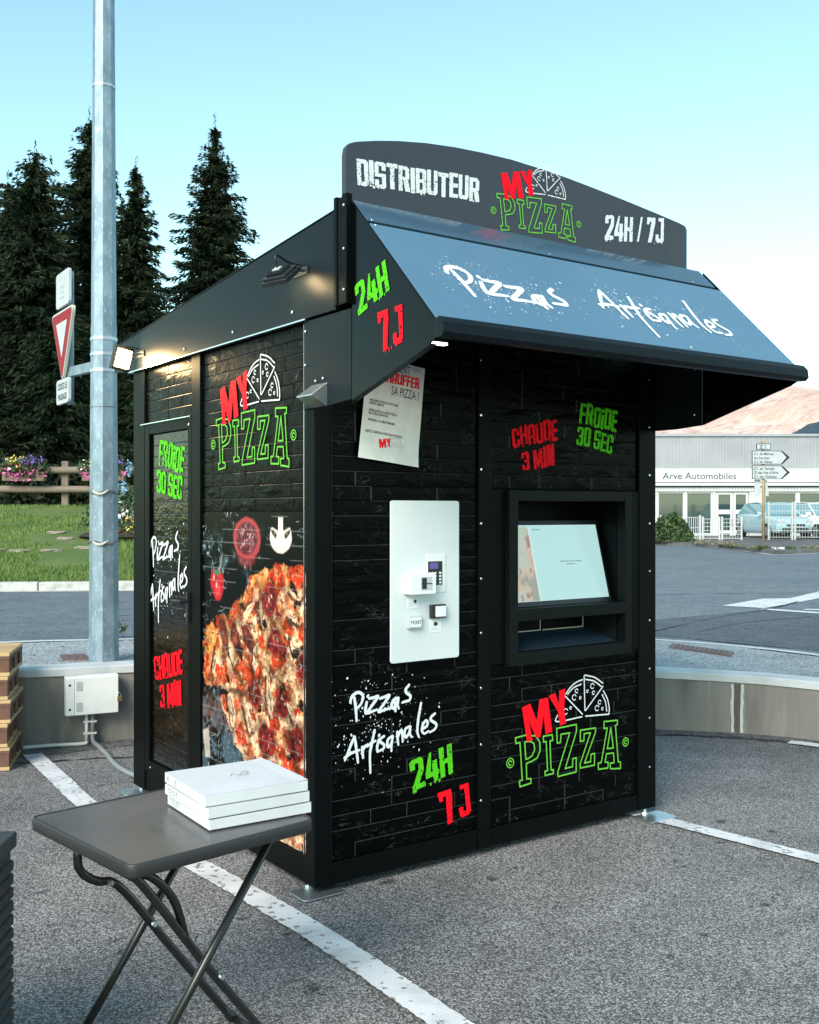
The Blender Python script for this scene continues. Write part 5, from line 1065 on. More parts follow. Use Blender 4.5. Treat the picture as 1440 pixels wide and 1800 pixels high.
# stacked pallets by the wall
PL = ('bottom wooden pallet of the stack by the concrete wall', 'second wooden pallet from the ground in the stack by the wall', 'third wooden pallet from the ground in the stack by the wall', 'fourth wooden pallet from the ground in the stack by the wall', 'topmost wooden pallet of the stack by the concrete wall')
def pallet():
    t = thing('wooden_pallet', PL[0], 'pallet', (0, 0, 0), 0, 'stacked wooden pallets'); W, D = .80, .52
    for j in range(5): y = j * (D - .09) / 4; MB().box(-W, 0, y, y + .09, .122, .144).build('deck_board', 'pallet', t, bevel=.002, seg=1)
    for x in (-W, -W / 2 - .05, -.10): MB().box(x, x + .10, 0, D, .100, .1215).build('stringer_board', 'pallet_dark', t, bevel=.002, seg=1); MB().box(x, x + .10, 0, D, 0, .022).build('bottom_board', 'pallet', t, bevel=.002, seg=1)
    for x in (-W, -W / 2 - .05, -.10):
        for y in (0, D / 2 - .05, D - .10): MB().box(x + .002, x + .098, y + .002, y + .098, .0225, .0995).build('block', 'pallet_dark' if x > -.2 else 'pallet', t, bevel=.002, seg=1)
    return t
pt = pallet()
for i in range(5):
    t = pt if i == 0 else copy_tree(pt); t['label'] = PL[i]; t.location = (-2.472 - (0, .008, -.004, .010, .004)[i], 6.425 + (0, -.01, .008, 0, .012)[i], i * .1455 + .002); t.rotation_euler = (0, 0, R(13 + (0, 1.2, -.8, .6, -1)[i]))

# electrical cabinet on the wall, pipes and the cable to the kiosk
wd = Vector((.893, .451, 0)); wnrm = Vector((.451, -.893, 0)); cpos = Vector((-2.195, 7.176, .215)) + wnrm * .012
cab = thing('electrical_cabinet', 'white metal electrical cabinet with padlock on the concrete wall', 'electrical box', tuple(cpos), math.atan2(.451, .893))
MB().box(-.185, .165, -.085, -.004, .005, .268).build('body', 'box_white', cab, bevel=.006); MB().box(-.125, .160, -.099, -.0855, .010, .262).build('door', 'box_white', cab, bevel=.003)
MB().box(-.186, -.130, -.092, -.0855, .012, .258).build('hinge_flange', 'box_white', cab, bevel=.002)
for z in (.05, .215): MB().disc((-.160, -.092, z), (0, -1, 0), .008, .003).build('bolt_hole', 'black_plastic', cab)
for z in (.06, .20): MB().box(-.118, -.078, -.1015, -.0995, z - .025, z + .035).build('hinge', 'grey_plastic', cab)
pdk = MB(); pdk.box(.150, .182, -.115, -.100, .085, .120); pdk = pdk.build('padlock', 'brass', cab, bevel=.003); MB().tube([(.157, -.108, .120), (.157, -.108, .138), (.166, -.108, .146), (.175, -.108, .138), (.175, -.108, .120)], .003, 6).build('shackle', 'alu', pdk)
MB().tube([(-.04, -.03, .004), (-.04, -.03, -.19)], .012, 8).build('white_pipe', 'pvc', cab, True); MB().tube([(0, -.032, .004), (0, -.032, -.14)], .015, 8).build('grey_pipe', 'conduit', cab, True)
for z in (-.05, -.13): cl_ = MB(); cl_.box(-.062, -.018, -.045, -.012, z - .006, z + .006); cl_.box(-.016, .024, -.050, -.012, z - .006, z + .006); cl_.build('pipe_clip', 'pvc', cab)
cw = cab.matrix_basis.copy()
def cpt(x, y, z): return tuple(Matrix.Translation(cpos) @ Matrix.Rotation(math.atan2(.451, .893), 4, 'Z') @ Vector((x, y, z)))
tag(MB().tube(resample([cpt(-.04, -.03, -.188), cpt(-.06, -.035, -.198), (-2.45, 7.02, .022), (-2.59, 6.965, .020)], 24), .013, 8).build('white_wall_pipe', 'pvc', None, True), 'white plastic pipe along the foot of the left wall', 'pipe')
tag(MB().tube(resample([cpt(0, -.032, -.12), cpt(0, -.045, -.185), (-2.09, 7.0, .02), (-1.98, 6.80, .017), (-1.86, 6.55, .017), (-1.72, 6.33, .017), (-1.52, 6.12, .02), (-1.36, 6.02, .06)], 40), .0155, 8).build('grey_cable_conduit', 'conduit', None, True), 'grey flexible conduit running from the cabinet to the kiosk', 'conduit')

# galvanised lamp post
lpz = zup(-2.2); lamp = thing('lamp_post', 'tall octagonal galvanised lamp post standing left of the kiosk', 'lamp post', (-2.205, 7.50, lpz))
def octr(z): return (.098 - (.098 - .0695) * z / 4.75) / math.cos(R(22.5)) * 1.0
sh = MB(); sh.tube([(0, 0, -.02), (0, 0, 1.0), (0, 0, 2.42)], [octr(0), octr(1), octr(2.42)], 8); sh.build('lower_shaft', 'galv', lamp).rotation_euler = (0, 0, R(12))
sh = MB(); sh.tube([(0, 0, 2.4205), (0, 0, 4.0), (0, 0, 6.5), (0, 0, 9.0)], [octr(2.42) - .002, octr(4.0), octr(6.5), octr(9.0)], 8); sh.build('upper_shaft', 'galv', lamp).rotation_euler = (0, 0, R(12))
arm = MB(); arm.tube([(0, 0, 8.95), (.05, .0, 9.25), (.4, 0, 9.45), (1.4, 0, 9.5)], .045, 8); arm.build('lamp_arm', 'galv', lamp); hdm = MB(); hdm.box(1.3, 2.0, -.14, .14, 9.42, 9.54); hdm.build('lamp_head', 'galv', lamp, bevel=.03)
for z, h_ in ((4.13, .018), (2.31, .024), (2.20, .022), (2.082, .024), (1.83, .004)): MB().tube([(0, 0, z), (0, 0, z + h_)], octr(z) + .004, 8).build('strap', 'band' if h_ > .01 else 'wire', lamp).rotation_euler = (0, 0, R(12))
for z, amp in ((1.22, .012), (.86, .012)):
    w = [(math.cos(a) * (octr(z) + .004), math.sin(a) * (octr(z) + .004), z + amp * math.sin(a * 3 + z * 9)) for a in np.linspace(0, 6.283, 26)[:-1]]; MB().tube(w, .004, 5, closed=True).build('wire_tie', 'wire', lamp)
    kn = MB(); kn.tube(resample([(-.05, -octr(z) - .004, z + .012), (-.02, -octr(z) - .014, z - .010), (.02, -octr(z) - .010, z - .012), (.06, -octr(z) + .006, z + .014)], 14), [.003 + .006 * math.sin(3.14 * i / 13) for i in range(14)], 6); kn.build('wire_knot', 'sign_back', lamp)

# give-way sign held on the lamp post
sgn = thing('give_way_sign', 'red and white triangular give-way sign with plates on the lamp post arm', 'road sign', (-2.635, 7.92, 0)); sdv = Vector((.54, -.84, 0)); snv = Vector((-.84, -.54, 0))
def ons(d): return lambda a, z: tuple(sdv * a + snv * d + Vector((0, 0, z)))
def splate(name, poly, m, d0, d1, parent): b = MB(); b.prism([ons(d0)(a, z) for a, z in poly], tuple(snv * (d1 - d0))); return b.build(name, m, parent, bevel=.0015, seg=1)
def rtri(s, zt, h, r, n=5):
    P = []; pts = [(-s / 2, zt), (s / 2, zt), (0, zt - h)]
    for i in range(3):
        p, a, b = Vector(pts[i]), Vector(pts[i - 1]), Vector(pts[(i + 1) % 3]); u1, u2 = (a - p).normalized(), (b - p).normalized()
        for k in range(n + 1): t = k / n; q = p + u1 * r * (1 - t) ** 2 + u2 * r * t ** 2; P.append((q.x, q.y))
    return P
MB().tube([ons(-.045)(.03, 2.42), ons(-.045)(.03, 3.43)], .026, 10).build('sign_tube', 'galv', sgn, True)
tr = splate('triangle_plate', rtri(.64, 3.135, .55, .07), 'sign_back', -.012, .012, sgn); splate('white_border', rtri(.625, 3.129, .537, .066), 'sign_white', .0122, .0135, tr); splate('red_border', rtri(.60, 3.119, .515, .06), 'sign_red', .0137, .015, tr); splate('white_field', rtri(.315, 3.045, .27, .01), 'sign_white', .0152, .0165, tr)
tp = splate('upper_plate', [(a, z) for a, z in rounded(-.185, .185, 3.165, 3.43, .03)], 'sign_white', -.012, .010, sgn)
for i, s_ in enumerate(('➜  !  ✕', 'véhicules', 'sauf', 'livraisons')): font_mesh('lettering', ('N  I  S', 'véhicules', 'sauf', 'livraisons')[i], (.06, .034, .034, .034)[i], lambda a, z: ons(.0112)(a, (3.365, 3.305, 3.265, 3.225)[i] + z), 'grey_plastic', tp, 0, 1, 'CENTER')
bp = splate('lower_plate', [(a, z) for a, z in rounded(-.175, .175, 2.425, 2.612, .03)], 'sign_white', -.012, .010, sgn)
font_mesh('lettering', 'CEDEZ LE', .066, lambda a, z: ons(.0112)(a, 2.535 + z), 'black_ink', bp, .001, .95, 'CENTER'); font_mesh('lettering', 'PASSAGE', .066, lambda a, z: ons(.0112)(a, 2.455 + z), 'black_ink', bp, .001, .95, 'CENTER')
ab = MB(); p0, p1 = Vector((-2.205, 7.50, 2.665)) - Vector((-2.635, 7.92, 0)), Vector(ons(-.05)(.03, 2.665)); dv = (p1 - p0).normalized(); ab.obox((p0 + p1) / 2, tuple(dv), tuple(dv.cross(Vector((0, 0, 1)))), (0, 0, 1), (p1 - p0).length / 2, .022, .036); ab.build('support_arm', 'galv', sgn, bevel=.003)

# wooden rail fence on the bank with flower boxes
FY = 23.0; fz = 1.69
fe = thing('rail_fence', 'two-rail weathered wooden fence along the top of the grass bank', 'fence', (0, FY, 0))
for x in (-17.4, -15.0, -12.55, -10.1, -7.65, -5.2, -2.75): MB().box(x - .075, x + .075, .06, .16, fz - .25, fz + 1.04).build('post', 'wood_post', fe, bevel=.012)
for z in (2.53, 2.105):
    for k in range(4): x0 = -18.6 + k * 4.3; MB().tube([(x0, 0, z + .004 * k), (x0 + 2.1, 0, z - .006), (x0 + 4.28, 0, z + .003)], .078, 10).build('rail', 'wood_rail', fe, True)
def leaf_cloud(name, n, box, size, m, parent, seed, shape='ell', squash=1.0):
    """many small leaf faces through a volume; returns one mesh part"""
    rg = np.random.RandomState(seed); P = rg.normal(0, 1, (n, 3)); P /= np.linalg.norm(P, axis=1)[:, None]; P *= (rg.rand(n, 1) ** .38)
    if shape == 'dome': P[:, 2] = np.abs(P[:, 2])
    lump = .80 + .42 * vnoise(np.arctan2(P[:, 1], P[:, 0]) * 1.3 + 9, P[:, 2] * 1.6 + 9, 1.3, seed, 3); P *= lump[:, None]
    P = P * np.array(box[3:]) + np.array(box[:3]); N = rg.normal(0, 1, (n, 3)); N /= np.linalg.norm(N, axis=1)[:, None]; T = np.cross(N, rg.normal(0, 1, (n, 3))); T /= np.linalg.norm(T, axis=1)[:, None] + 1e-9; B = np.cross(N, T)
    s = size * rg.uniform(.6, 1.3, (n, 1)); V = np.stack([P - T * s, P - B * s * .45 + N * s * .15, P + T * s, P + B * s * .45 + N * s * .15], 1).reshape(-1, 3)
    o = obj(name, np_mesh(name, V, np.arange(n * 4).reshape(-1, 4)), m, parent); o['kind'] = 'stuff'; return o
for i, (cx, lb) in enumerate(((-8.45, 'overflowing flower box on the fence at the far left'), (-6.70, 'flower box on the fence half hidden behind the lamp post'))):
    t = thing('flower_box', lb, 'flower box', (cx, FY - .16, 2.28), 0, 'flower boxes on the fence'); MB().box(-.46, .46, -.12, .07, 0, .20).build('trough', 'wood_post', t, bevel=.01)
    leaf_cloud('foliage', 1500, (0, -.02, .28, .56, .22, .24), .05, 'shrub', t, 70 + i)
    for nm, mm, n, bx in (('pink_blossoms', 'pink', 150, (.02, -.14, .16, .52, .12, .20)), ('magenta_blossoms', 'magenta', 45, (-.2, -.12, .24, .34, .12, .20)), ('yellow_blossoms', 'yellow', 75, (-.14, -.12, .38, .22, .12, .18)), ('violet_blossoms', 'violet', 100, (.20, -.12, .42, .32, .12, .14)), ('white_blossoms', 'white_petal', 22, (-.2, -.14, .36, .36, .12, .18))):
        leaf_cloud(nm, n, bx, .045, mm, t, 80 + i * 9 + len(nm))
# flower bed right of the lamp post
bd = thing('flower_bed', 'small bed of mixed white, red and blue flowers on the bank by the kiosk', 'flower bed', (-4.9, 18.3, float(bank_z(-4.9, 18.3))))
MB().tube([(0, 0, -.03), (0, 0, .03)], [.9, .8], 14).build('soil', 'soil', bd)
leaf_cloud('foliage', 1800, (0, 0, .12, .85, .6, .75), .06, 'shrub', bd, 91, 'dome'); leaf_cloud('white_blossoms', 160, (-.1, -.35, .38, .45, .25, .22), .05, 'white_petal', bd, 92); leaf_cloud('red_blossoms', 60, (-.25, -.55, .05, .22, .12, .10), .055, 'red_petal', bd, 93); leaf_cloud('yellow_blossoms', 60, (.25, -.5, .12, .3, .15, .25), .04, 'yellow', bd, 94)
for x, z in ((.02, 1.16), (-.22, .84), (-.08, .80), (-.42, .72)): leaf_cloud('blue_spire', 45, (x, -.2, z, .045, .045, .17), .035, 'blue_petal', bd, int(95 + x * 100))

# ------------------------------------------------------------------ spruces behind the fence
def spruce(x, y, zb, H, Rm, label, seed, low=.06, dens=1.0, power=.72, cap=1.0):
    t = thing('spruce_tree', label, 'tree', (x, y, zb), 0, 'spruces behind the fence'); rg = np.random.RandomState(seed)
    MB().tube([(0, 0, -.2), (.02, 0, H * .5), (0, .02, H * .99)], [.018 * H + .03, .010 * H + .02, .012], 8).build('trunk', 'bark', t, True)
    Ps, Ds, Ss = [], [], []; z = low * H
    while z < H * .985:
        h = z / H; L0 = Rm * min(cap, (1 - h) ** power * 1.15) * (.86 + .28 * vnoise(np.array([z * .9 + seed]), np.array([seed * 1.7]), 1.0, seed, 2)[0]); nb = max(4, int((6 + 6 * (1 - h)) * dens))
        for k in range(nb):
            a = 6.283 * k / nb + rg.uniform(-.35, .35) + z * 2.1; L = max(.14, L0 * rg.uniform(.62, 1.12) * (1.25 if rg.rand() < .06 else 1)); zz = z + rg.uniform(-.15, .15)
            nt = max(3, int(L / .115)); s = np.linspace(.10, 1, nt); droop = -.42 * L * s + .20 * L * s ** 2.5 + .16 * L * s * (h > .8)
            bx = np.stack([np.cos(a) * L * s, np.sin(a) * L * s, zz + droop + .10 * L], 1)
            for rep in range(8):
                sd_ = rg.uniform(-1, 1, nt) * (.34 - .18 * s) * L * .55; off = np.stack([-np.sin(a) * sd_, np.cos(a) * sd_, -np.abs(rg.normal(0, .10, nt)) - .16 * np.abs(sd_)], 1)
                Ps.append(bx + off); d = np.stack([np.cos(a) + rg.normal(0, .45, nt), np.sin(a) + rg.normal(0, .45, nt), rg.normal(-.45, .35, nt)], 1); Ds.append(d); Ss.append(rg.uniform(.09, .20, nt) * (1.0 if h < .9 else .75) * np.where(s < .55, 1.7, 1.0))
        z += .17 + .10 * (1 - h)
    nl = 26; zt = np.linspace(.95, 1.03, nl) * H; Ps.append(np.stack([rg.normal(0, .02, nl), rg.normal(0, .02, nl), zt], 1)); Ds.append(np.stack([rg.normal(0, .5, nl), rg.normal(0, .5, nl), np.full(nl, .9)], 1)); Ss.append(np.full(nl, .09))
    P, D, S = np.concatenate(Ps), np.concatenate(Ds), np.concatenate(Ss)[:, None]; D /= np.linalg.norm(D, axis=1)[:, None]; B = np.cross(D, rg.normal(0, 1, D.shape)); B /= np.linalg.norm(B, axis=1)[:, None] + 1e-9
    V = np.stack([P - D * S * .6, P - B * S * .18, P + D * S, P + B * S * .18], 1).reshape(-1, 3)
    cr = obj('crown', np_mesh('crown', V, np.arange(len(P) * 4).reshape(-1, 4)), 'needle', t)
    cr2 = MB()  # a few bare twigs poking out of the tip
    for k in range(7): a = rg.rand() * 6.28; z0 = H * rg.uniform(.90, .99); cr2.tube([(0, 0, z0), (math.cos(a) * .22, math.sin(a) * .22, z0 + .12)], .008, 4)
    cr2.build('bare_twigs', 'bark', t); return t
for a in ((-10.80, 30.0, 1.75, 10.25, 2.3, 'broad spruce at the left with a bare twiggy tip', 1, .05, 1.25, .55, .75), (-12.75, 33.0, 1.8, 10.3, 2.1, 'spruce at the left edge behind the broad twiggy one', 2, .05, 1.0, .62, .85),
          (-10.15, 33.0, 1.8, 12.3, 2.3, 'tallest spruce, its top directly behind the lamp post', 3, .05, 1.05, .60, .72), (-8.42, 32.0, 1.8, 10.4, 1.55, 'slender spruce just right of the lamp post', 4, .05, 1.2, .60, .75),
          (-6.73, 36.0, 1.9, 13.1, 3.1, 'lone spruce standing above the middle of the kiosk roof', 5, .10, 1.1, .80, .80), (-13.8, 28.5, 1.75, 6.8, 2.3, 'shorter spruce at the far left below the others', 6, .03, 1.1, .55, .85),
          (-9.35, 27.6, 1.72, 5.2, 1.9, 'low bushy spruce beneath the give-way sign', 7, .02, 1.25, .50, .9), (-7.2, 28.6, 1.74, 4.4, 1.7, 'low spruce between the lamp post and the kiosk', 8, .02, 1.2, .50, .9), (-11.4, 26.9, 1.72, 4.2, 1.8, 'small spruce above the left flower box', 9, .02, 1.25, .50, .9)): spruce(*a)
SH = ('dark shrub behind the fence at the far left', 'dark shrub behind the left flower box', 'dark shrub behind the fence left of the middle post', 'dark shrub behind the fence right of the middle post', 'dark shrub behind the fence by the kiosk')
for i, (x, y, w_, h_) in enumerate(((-10.6, 25.4, 1.5, 1.3), (-9.0, 25.2, 1.2, 1.0), (-7.9, 25.6, 1.2, 1.25), (-6.5, 25.3, 1.2, 1.5), (-5.0, 25.6, 1.5, 1.7))):
    t = thing('dark_shrub', SH[i], 'shrub', (x, y, 1.68), 0, 'shrubs behind the fence'); leaf_cloud('foliage', 2600, (0, 0, .05, w_, .9, h_), .10, 'needle', t, 120 + i, 'dome')
    st = MB(); [st.tube([(0, 0, -.1), (math.cos(q) * .3, math.sin(q) * .2, h_ * .7)], [.03, .01], 5) for q in (0, 2.1, 4.2)]; st.build('stem', 'bark', t)
for x, y, n, lb in ((-2.52, 8.80, 14, 'small weed in the pavement edge left of the lamp post'),):
    t = thing('weed', lb, 'weed', (x, y, zup(x))); leaf_cloud('foliage', 90, (0, 0, .05, .14, .08, .12), .03, 'shrub', t, 140, 'dome')
# ================================================================== ACROSS THE JUNCTION
G = .40   # level of the far side
FYD = 47.0; k_ = FYD / 1828.0
def bx_(px): return (px - 720) * k_
def bz_(py): return 1.6 - (py - 900) * k_
bld = thing('car_showroom', 'long pale showroom with ribbed cladding and Arve Automobiles fascia', 'building', (0, FYD, 0))
X0, X1 = -6.0, 34.0
MB().box(X0, X1, .9, 14, G - .1, bz_(767)).build('rear_mass', 'interior', bld)
# ribbed cladding
V, Fs = [], []; x = X0; i = 0; pr = [(0, 0), (.07, 0), (.085, -.035), (.115, -.035), (.13, 0)]; z0, z1 = bz_(824), bz_(767)
xs = []
while x < X1:
    for dx, dy in pr[:-1]: xs.append((x + dx, dy))
    x += .13
for a, d in xs: V += [(a, d, z0), (a, d, z1)]
Fs = [(2 * i, 2 * i + 2, 2 * i + 3, 2 * i + 1) for i in range(len(xs) - 1)]
me = bpy.data.meshes.new('cladding'); me.from_pydata(V, [], Fs); me.update(); obj('cladding', me, 'cladding', bld)
rc_ = MB(); rc_.box(X0, X1, -.10, 14, z1, z1 + .11); rc_.build('roof_edge', 'cladding', bld)
fs_ = MB(); fs_.box(X0, X1, -.22, .5, bz_(848), bz_(824) - .005); fs_ = fs_.build('fascia', 'fascia_white', bld, bevel=.03)
MB().box(X0, X1, -.26, .5, bz_(854), bz_(849)).build('fascia_trim', 'fascia_white', bld); MB().box(X0, X1, -.14, .5, bz_(856.5), bz_(854.2)).build('shadow_gap', 'roof_dark', bld)
V = []; xs = []; x = X0
while x < X1: xs += [(x, -.10), (x + .10, -.10), (x + .105, -.06), (x + .135, -.06)]; x += .14
for a, d in xs: V += [(a, d, bz_(864)), (a, d, bz_(856.7))]
me = bpy.data.meshes.new('soffit_ribs'); me.from_pydata(V, [], [(2 * i, 2 * i + 2, 2 * i + 3, 2 * i + 1) for i in range(len(xs) - 1)]); me.update(); obj('soffit_ribs', me, 'fascia_white', bld)
M['fascia_ink'] = mat('grey fascia lettering', (.06, .06, .065), .5)
font_mesh('lettering', 'Arve Automobiles', .43, lambda a, b: (bx_(1163) + a, -.225, bz_(842.5) + b), 'fascia_ink', fs_, .002, 1.04)
# glazing bays: (left px, right px, sill py)
def bay_(l, r, sill, mull=()):
    w = thing_window(l, r, sill)
    return w
def thing_window(l, r, sill):
    xl, xr, zs, zt = bx_(l), bx_(r), bz_(sill), bz_(864.5); f_ = MB(); d = .07
    f_.box(xl, xl + d, 0, .12, zs, zt); f_.box(xr - d, xr, 0, .12, zs, zt); f_.box(xl + d, xr - d, 0, .12, zt - d, zt); f_.box(xl + d, xr - d, 0, .12, zs, zs + d)
    o = f_.build('window', 'frame_white', bld, bevel=.008, seg=1); MB().box(xl + d, xr - d, .05, .06, zs + d, zt - d).build('pane', 'glass', o); return o
bays = [(1000, 1050, 940), (1052, 1102, 940), (1104, 1154, 940), (1156, 1203.5, 940), (1206, 1252.5, 940), (1343, 1401.5, 940), (1404, 1462, 940), (1464, 1520, 940), (1522, 1580, 940), (1582, 1640, 940)]
for b3 in [(p, p + 50, 940) for p in range(532, 1000, 52) if p + 50 <= 1000] + bays: thing_window(*b3)
pl_ = MB(); pl_.box(X0, bx_(1253), .02, .8, G - .1, bz_(940) - .003); pl_.box(bx_(1333), X1, .02, .8, G - .1, bz_(940) - .003); pl_.build('plinth', 'fascia_white', bld)
for l, r in ((1150, 1157), (1202.5, 1207), (1252.6, 1258), (1317, 1342.5), (1401.6, 1403.9)): MB().box(bx_(l), bx_(r), -.05, .3, G, bz_(864.6)).build('column', 'frame_white', bld, bevel=.01, seg=1)
for l, r in ((1259, 1288.5), (1289.5, 1316)):
    d = MB(); xl, xr, zb, zt = bx_(l), bx_(r), G, bz_(865); s_ = .11
    d.box(xl, xl + s_, 0, .1, zb, zt); d.box(xr - s_, xr, 0, .1, zb, zt)
    for a, b3 in ((zt - s_, zt), (bz_(904), bz_(896)), (bz_(938), bz_(933)), (zb, zb + .12)): d.box(xl + s_, xr - s_, 0, .1, a, b3)
    o = d.build('door', 'frame_white', bld, bevel=.008, seg=1)
    for a, b3 in ((bz_(896) + .003, zt - s_ - .003), (bz_(933) + .003, bz_(904) - .003), (zb + .123, bz_(938) - .003)): MB().box(xl + s_ + .003, xr - s_ - .003, .04, .05, a, b3).build('pane', 'glass', o)
    MB().tube([(xr - .05, -.03, bz_(925)), (xr - .05, -.03, bz_(912))], .015, 6).build('handle', 'alu', o)

# pavement island in front of the showroom
def gl(px, py, z=G): Y = (1.6 - z) * 1828 / (py - 900); return ((px - 720) / 1828 * Y, Y)
isl = [gl(900, 955.5), gl(1150, 957.5), gl(1215, 960), gl(1270, 964.5), gl(1330, 972), gl(1365, 975), gl(1440, 972), gl(1520, 968), gl(1800, 965)]
n = len(isl); V = [(x, y, G + .002) for x, y in isl] + [(x, y, G + .11) for x, y in isl] + [(x, y + .18, G + .125) for x, y in isl] + [(x, 47.2, G + .13) for x, y in isl]
me = bpy.data.meshes.new('showroom_pavement'); me.from_pydata(V, [], [(j * n + i, j * n + i + 1, j * n + n + i + 1, j * n + n + i) for j in range(3) for i in range(n - 1)]); me.update(); struct(obj('showroom_pavement', me, 'gutter'))
M['dry'] = mat('dry weeds and grit', (.22, .20, .12), .95, var=(3, (.14, .13, .08), 5, .4, .65))
struct(painted('white_kerb_line', [(x, y - .25) for x, y in isl[1:]], .16, G + .010, 'paint', 30, .02))
rgx = random.Random(9)
for i in range(22):
    px = rgx.uniform(1215, 1440); x, y = gl(px, rgx.uniform(952.5, 962), G); y = max(y, 31.5); pass
wd_ = thing('verge_weeds', 'tufts of dry weeds along the edge of the showroom pavement', 'weeds'); wd_['kind'] = 'stuff'
for i in range(14):
    q = rgx.uniform(.15, .95) * (n - 2); a, b3 = isl[int(q)], isl[int(q) + 1]; t_ = q - int(q); x, y = a[0] + (b3[0] - a[0]) * t_, a[1] + (b3[1] - a[1]) * t_ + .25
    leaf_cloud('tuft', 60, (x, y, G + .13, rgx.uniform(.15, .5), .12, rgx.uniform(.06, .16)), .05, 'dry' if i % 3 else 'shrub', wd_, 300 + i, 'dome')
# white-painted kerb stones on the nose of the island
for i, (l, r) in enumerate(((1337, 1349), (1351, 1364), (1366, 1380), (1382, 1394))):
    a, b3 = gl((l + r) / 2, 973 - abs(i - 1.5) * 1.5), (r - l) * .0162; s_ = rough_stone('kerb_block', (a[0], a[1] - .05, G + .02), b3 * .5, .32, .18 - abs(i - 1.5) * .035, ('leftmost white kerb block on the island nose below the direction sign', 'second white kerb block from the left on the island nose', 'third white kerb block from the left on the island nose', 'rightmost white kerb block on the island nose')[i], 'white kerb blocks', 'paint', i, 'kerb block')

# direction sign
SY = 36.5; sk = SY / 1828
def sp_(px, py): return ((px - 1342) * sk, 1.6 - (py - 900) * sk)
ds = thing('direction_sign', 'white arrow direction sign boards on a tan wooden post before the showroom', 'direction sign', ((1342 - 720) * sk, SY, 0))
MB().tube([(0, 0, G), (0, 0, sp_(0, 776)[1])], .055, 10).build('post', 'rust_wood', ds, True); MB().box(-.07, .07, -.05, .05, sp_(0, 779)[1], sp_(0, 775)[1]).build('post_cap', 'rust_wood', ds)
def board(name, poly, lines, arrow):
    P = [sp_(*p) for p in poly]; b = MB(); b.prism([(x, -.07, z) for x, z in P], (0, .03, 0)); o = b.build(name, 'sign_black', ds, bevel=.003, seg=1); c = (sum(p[0] for p in P) / len(P), sum(p[1] for p in P) / len(P))
    xs_ = [p[0] for p in P]; zs_ = [p[1] for p in P]; w_, h_ = max(xs_) - min(xs_), max(zs_) - min(zs_)
    Q = [(c[0] + (x - c[0]) * (1 - .045 / w_) - (.10 if arrow and x > max(xs_) - .05 else 0) - (.03 if arrow and max(xs_) - .05 > x > c[0] + .1 else 0), c[1] + (z - c[1]) * (1 - .045 / h_)) for x, z in P]; b = MB(); b.prism([(x, -.0745, z) for x, z in Q], (0, .004, 0)); b.build('white_face', 'sign_white', o)
    for i, (s, px, py) in enumerate(lines): x, z = sp_(px, py); font_mesh('lettering', s, .125 if arrow else .17, lambda a, q: (x + a, -.0765, z + q), 'black_ink', o, .003, .86 if arrow else 1.1, 'LEFT', .25 if arrow else 0, 1.1)
    return o
board('plate', [(1329, 780), (1354, 780), (1354, 791), (1329, 791)], [('Z.I.', 1334, 788.6)], False)
board('arrow_plate', [(1321, 792.5), (1374, 792.5), (1387.5, 804), (1374, 816.5), (1321, 816.5)], [('Z.I. de Marnaz', 1324, 800), ('les Lanches', 1324, 807.2), ('Z.I. de Glaisy', 1324, 814)], True)
board('arrow_plate', [(1321, 818.5), (1374, 818.5), (1388, 830.5), (1374, 842.5), (1321, 842.5)], [('Z.I. de Ternier', 1324, 826), ('ZI des Iles d\'Arve', 1324, 833), ('Z.I. des Pochons', 1324, 840)], True)
pt_ = MB(); pt_.box(*(lambda a, b: (a[0], b[0], .07, .09, b[1], a[1]))(sp_(1328, 843), sp_(1338.5, 872))); pt_.build('rear_notice', 'sign_white', ds); pt_ = MB(); pt_.prism([(sp_(1346, 0)[0], .07, sp_(0, 844)[1]), (sp_(1350, 0)[0], .07, sp_(0, 844)[1]), (sp_(1353, 0)[0], .07, sp_(0, 872)[1]), (sp_(1346, 0)[0], .07, sp_(0, 872)[1])], (0, .02, 0)); pt_.build('rear_notice', 'sign_white', ds)

# white mesh fence panels in front of the showroom
MY = 40.0; mk_ = MY / 1828
def mx(px): return (px - 720) * mk_
def mz(py): return 1.6 - (py - 900) * mk_
FP = [(1160, 1232, 908, 'close', 'low white barred fence panel beside the rounded bush'), (1234, 1266, 911, 'mesh', 'low white mesh panel left of the showroom doors'), (1268, 1305, 911, 'mesh', 'low white mesh panel in front of the showroom doors'), (1350, 1394, 885, 'mesh', 'tall white mesh panel right of the direction sign'), (1396, 1452, 884, 'tall', 'tall white barred panel before the parked car'), (1454, 1520, 884, 'tall', 'tall white barred panel beyond the parked car')]
for l, r, top_, kind, lb in FP:
    t = thing('fence_panel', lb, 'fence panel', (mx(l), MY, G + .12), 0, 'white fence panels'); W = mx(r) - mx(l); H = mz(top_) - G - .12
    for x in (0, W - .06): MB().box(x, x + .06, -.03, .03, 0, H + .06).build('post', 'fence_white', t)
    bars = MB(); step = .085 if kind == 'close' else .11; x = .10
    while x < W - .08: bars.box(x, x + (.022 if kind == 'close' else .009), -.006, .006, .06, H - .02); x += step
    o = bars.build('bars', 'fence_white', t); o['kind'] = 'stuff'
    for q in np.linspace(.08, .97, 3 if kind == 'close' else 6): MB().box(.06, W - .06, -.014, -.007, H * q - .010, H * q + .010).build('rail', 'fence_white', t)
# rounded bush
bu = thing('rounded_bush', 'rounded dark green bush at the right edge of the kiosk', 'bush', ((1180 - 720) / 1828 * 38, 38.0, G + .1)); leaf_cloud('foliage', 5200, (0, 0, .05, .78, .6, .98), .085, 'bush', bu, 160, 'dome'); st = MB(); [st.tube([(0, 0, -.05), (math.cos(q) * .3, math.sin(q) * .2, .6)], [.03, .01], 5) for q in (0, 2.1, 4.2)]; st.build('stem', 'bark', bu)

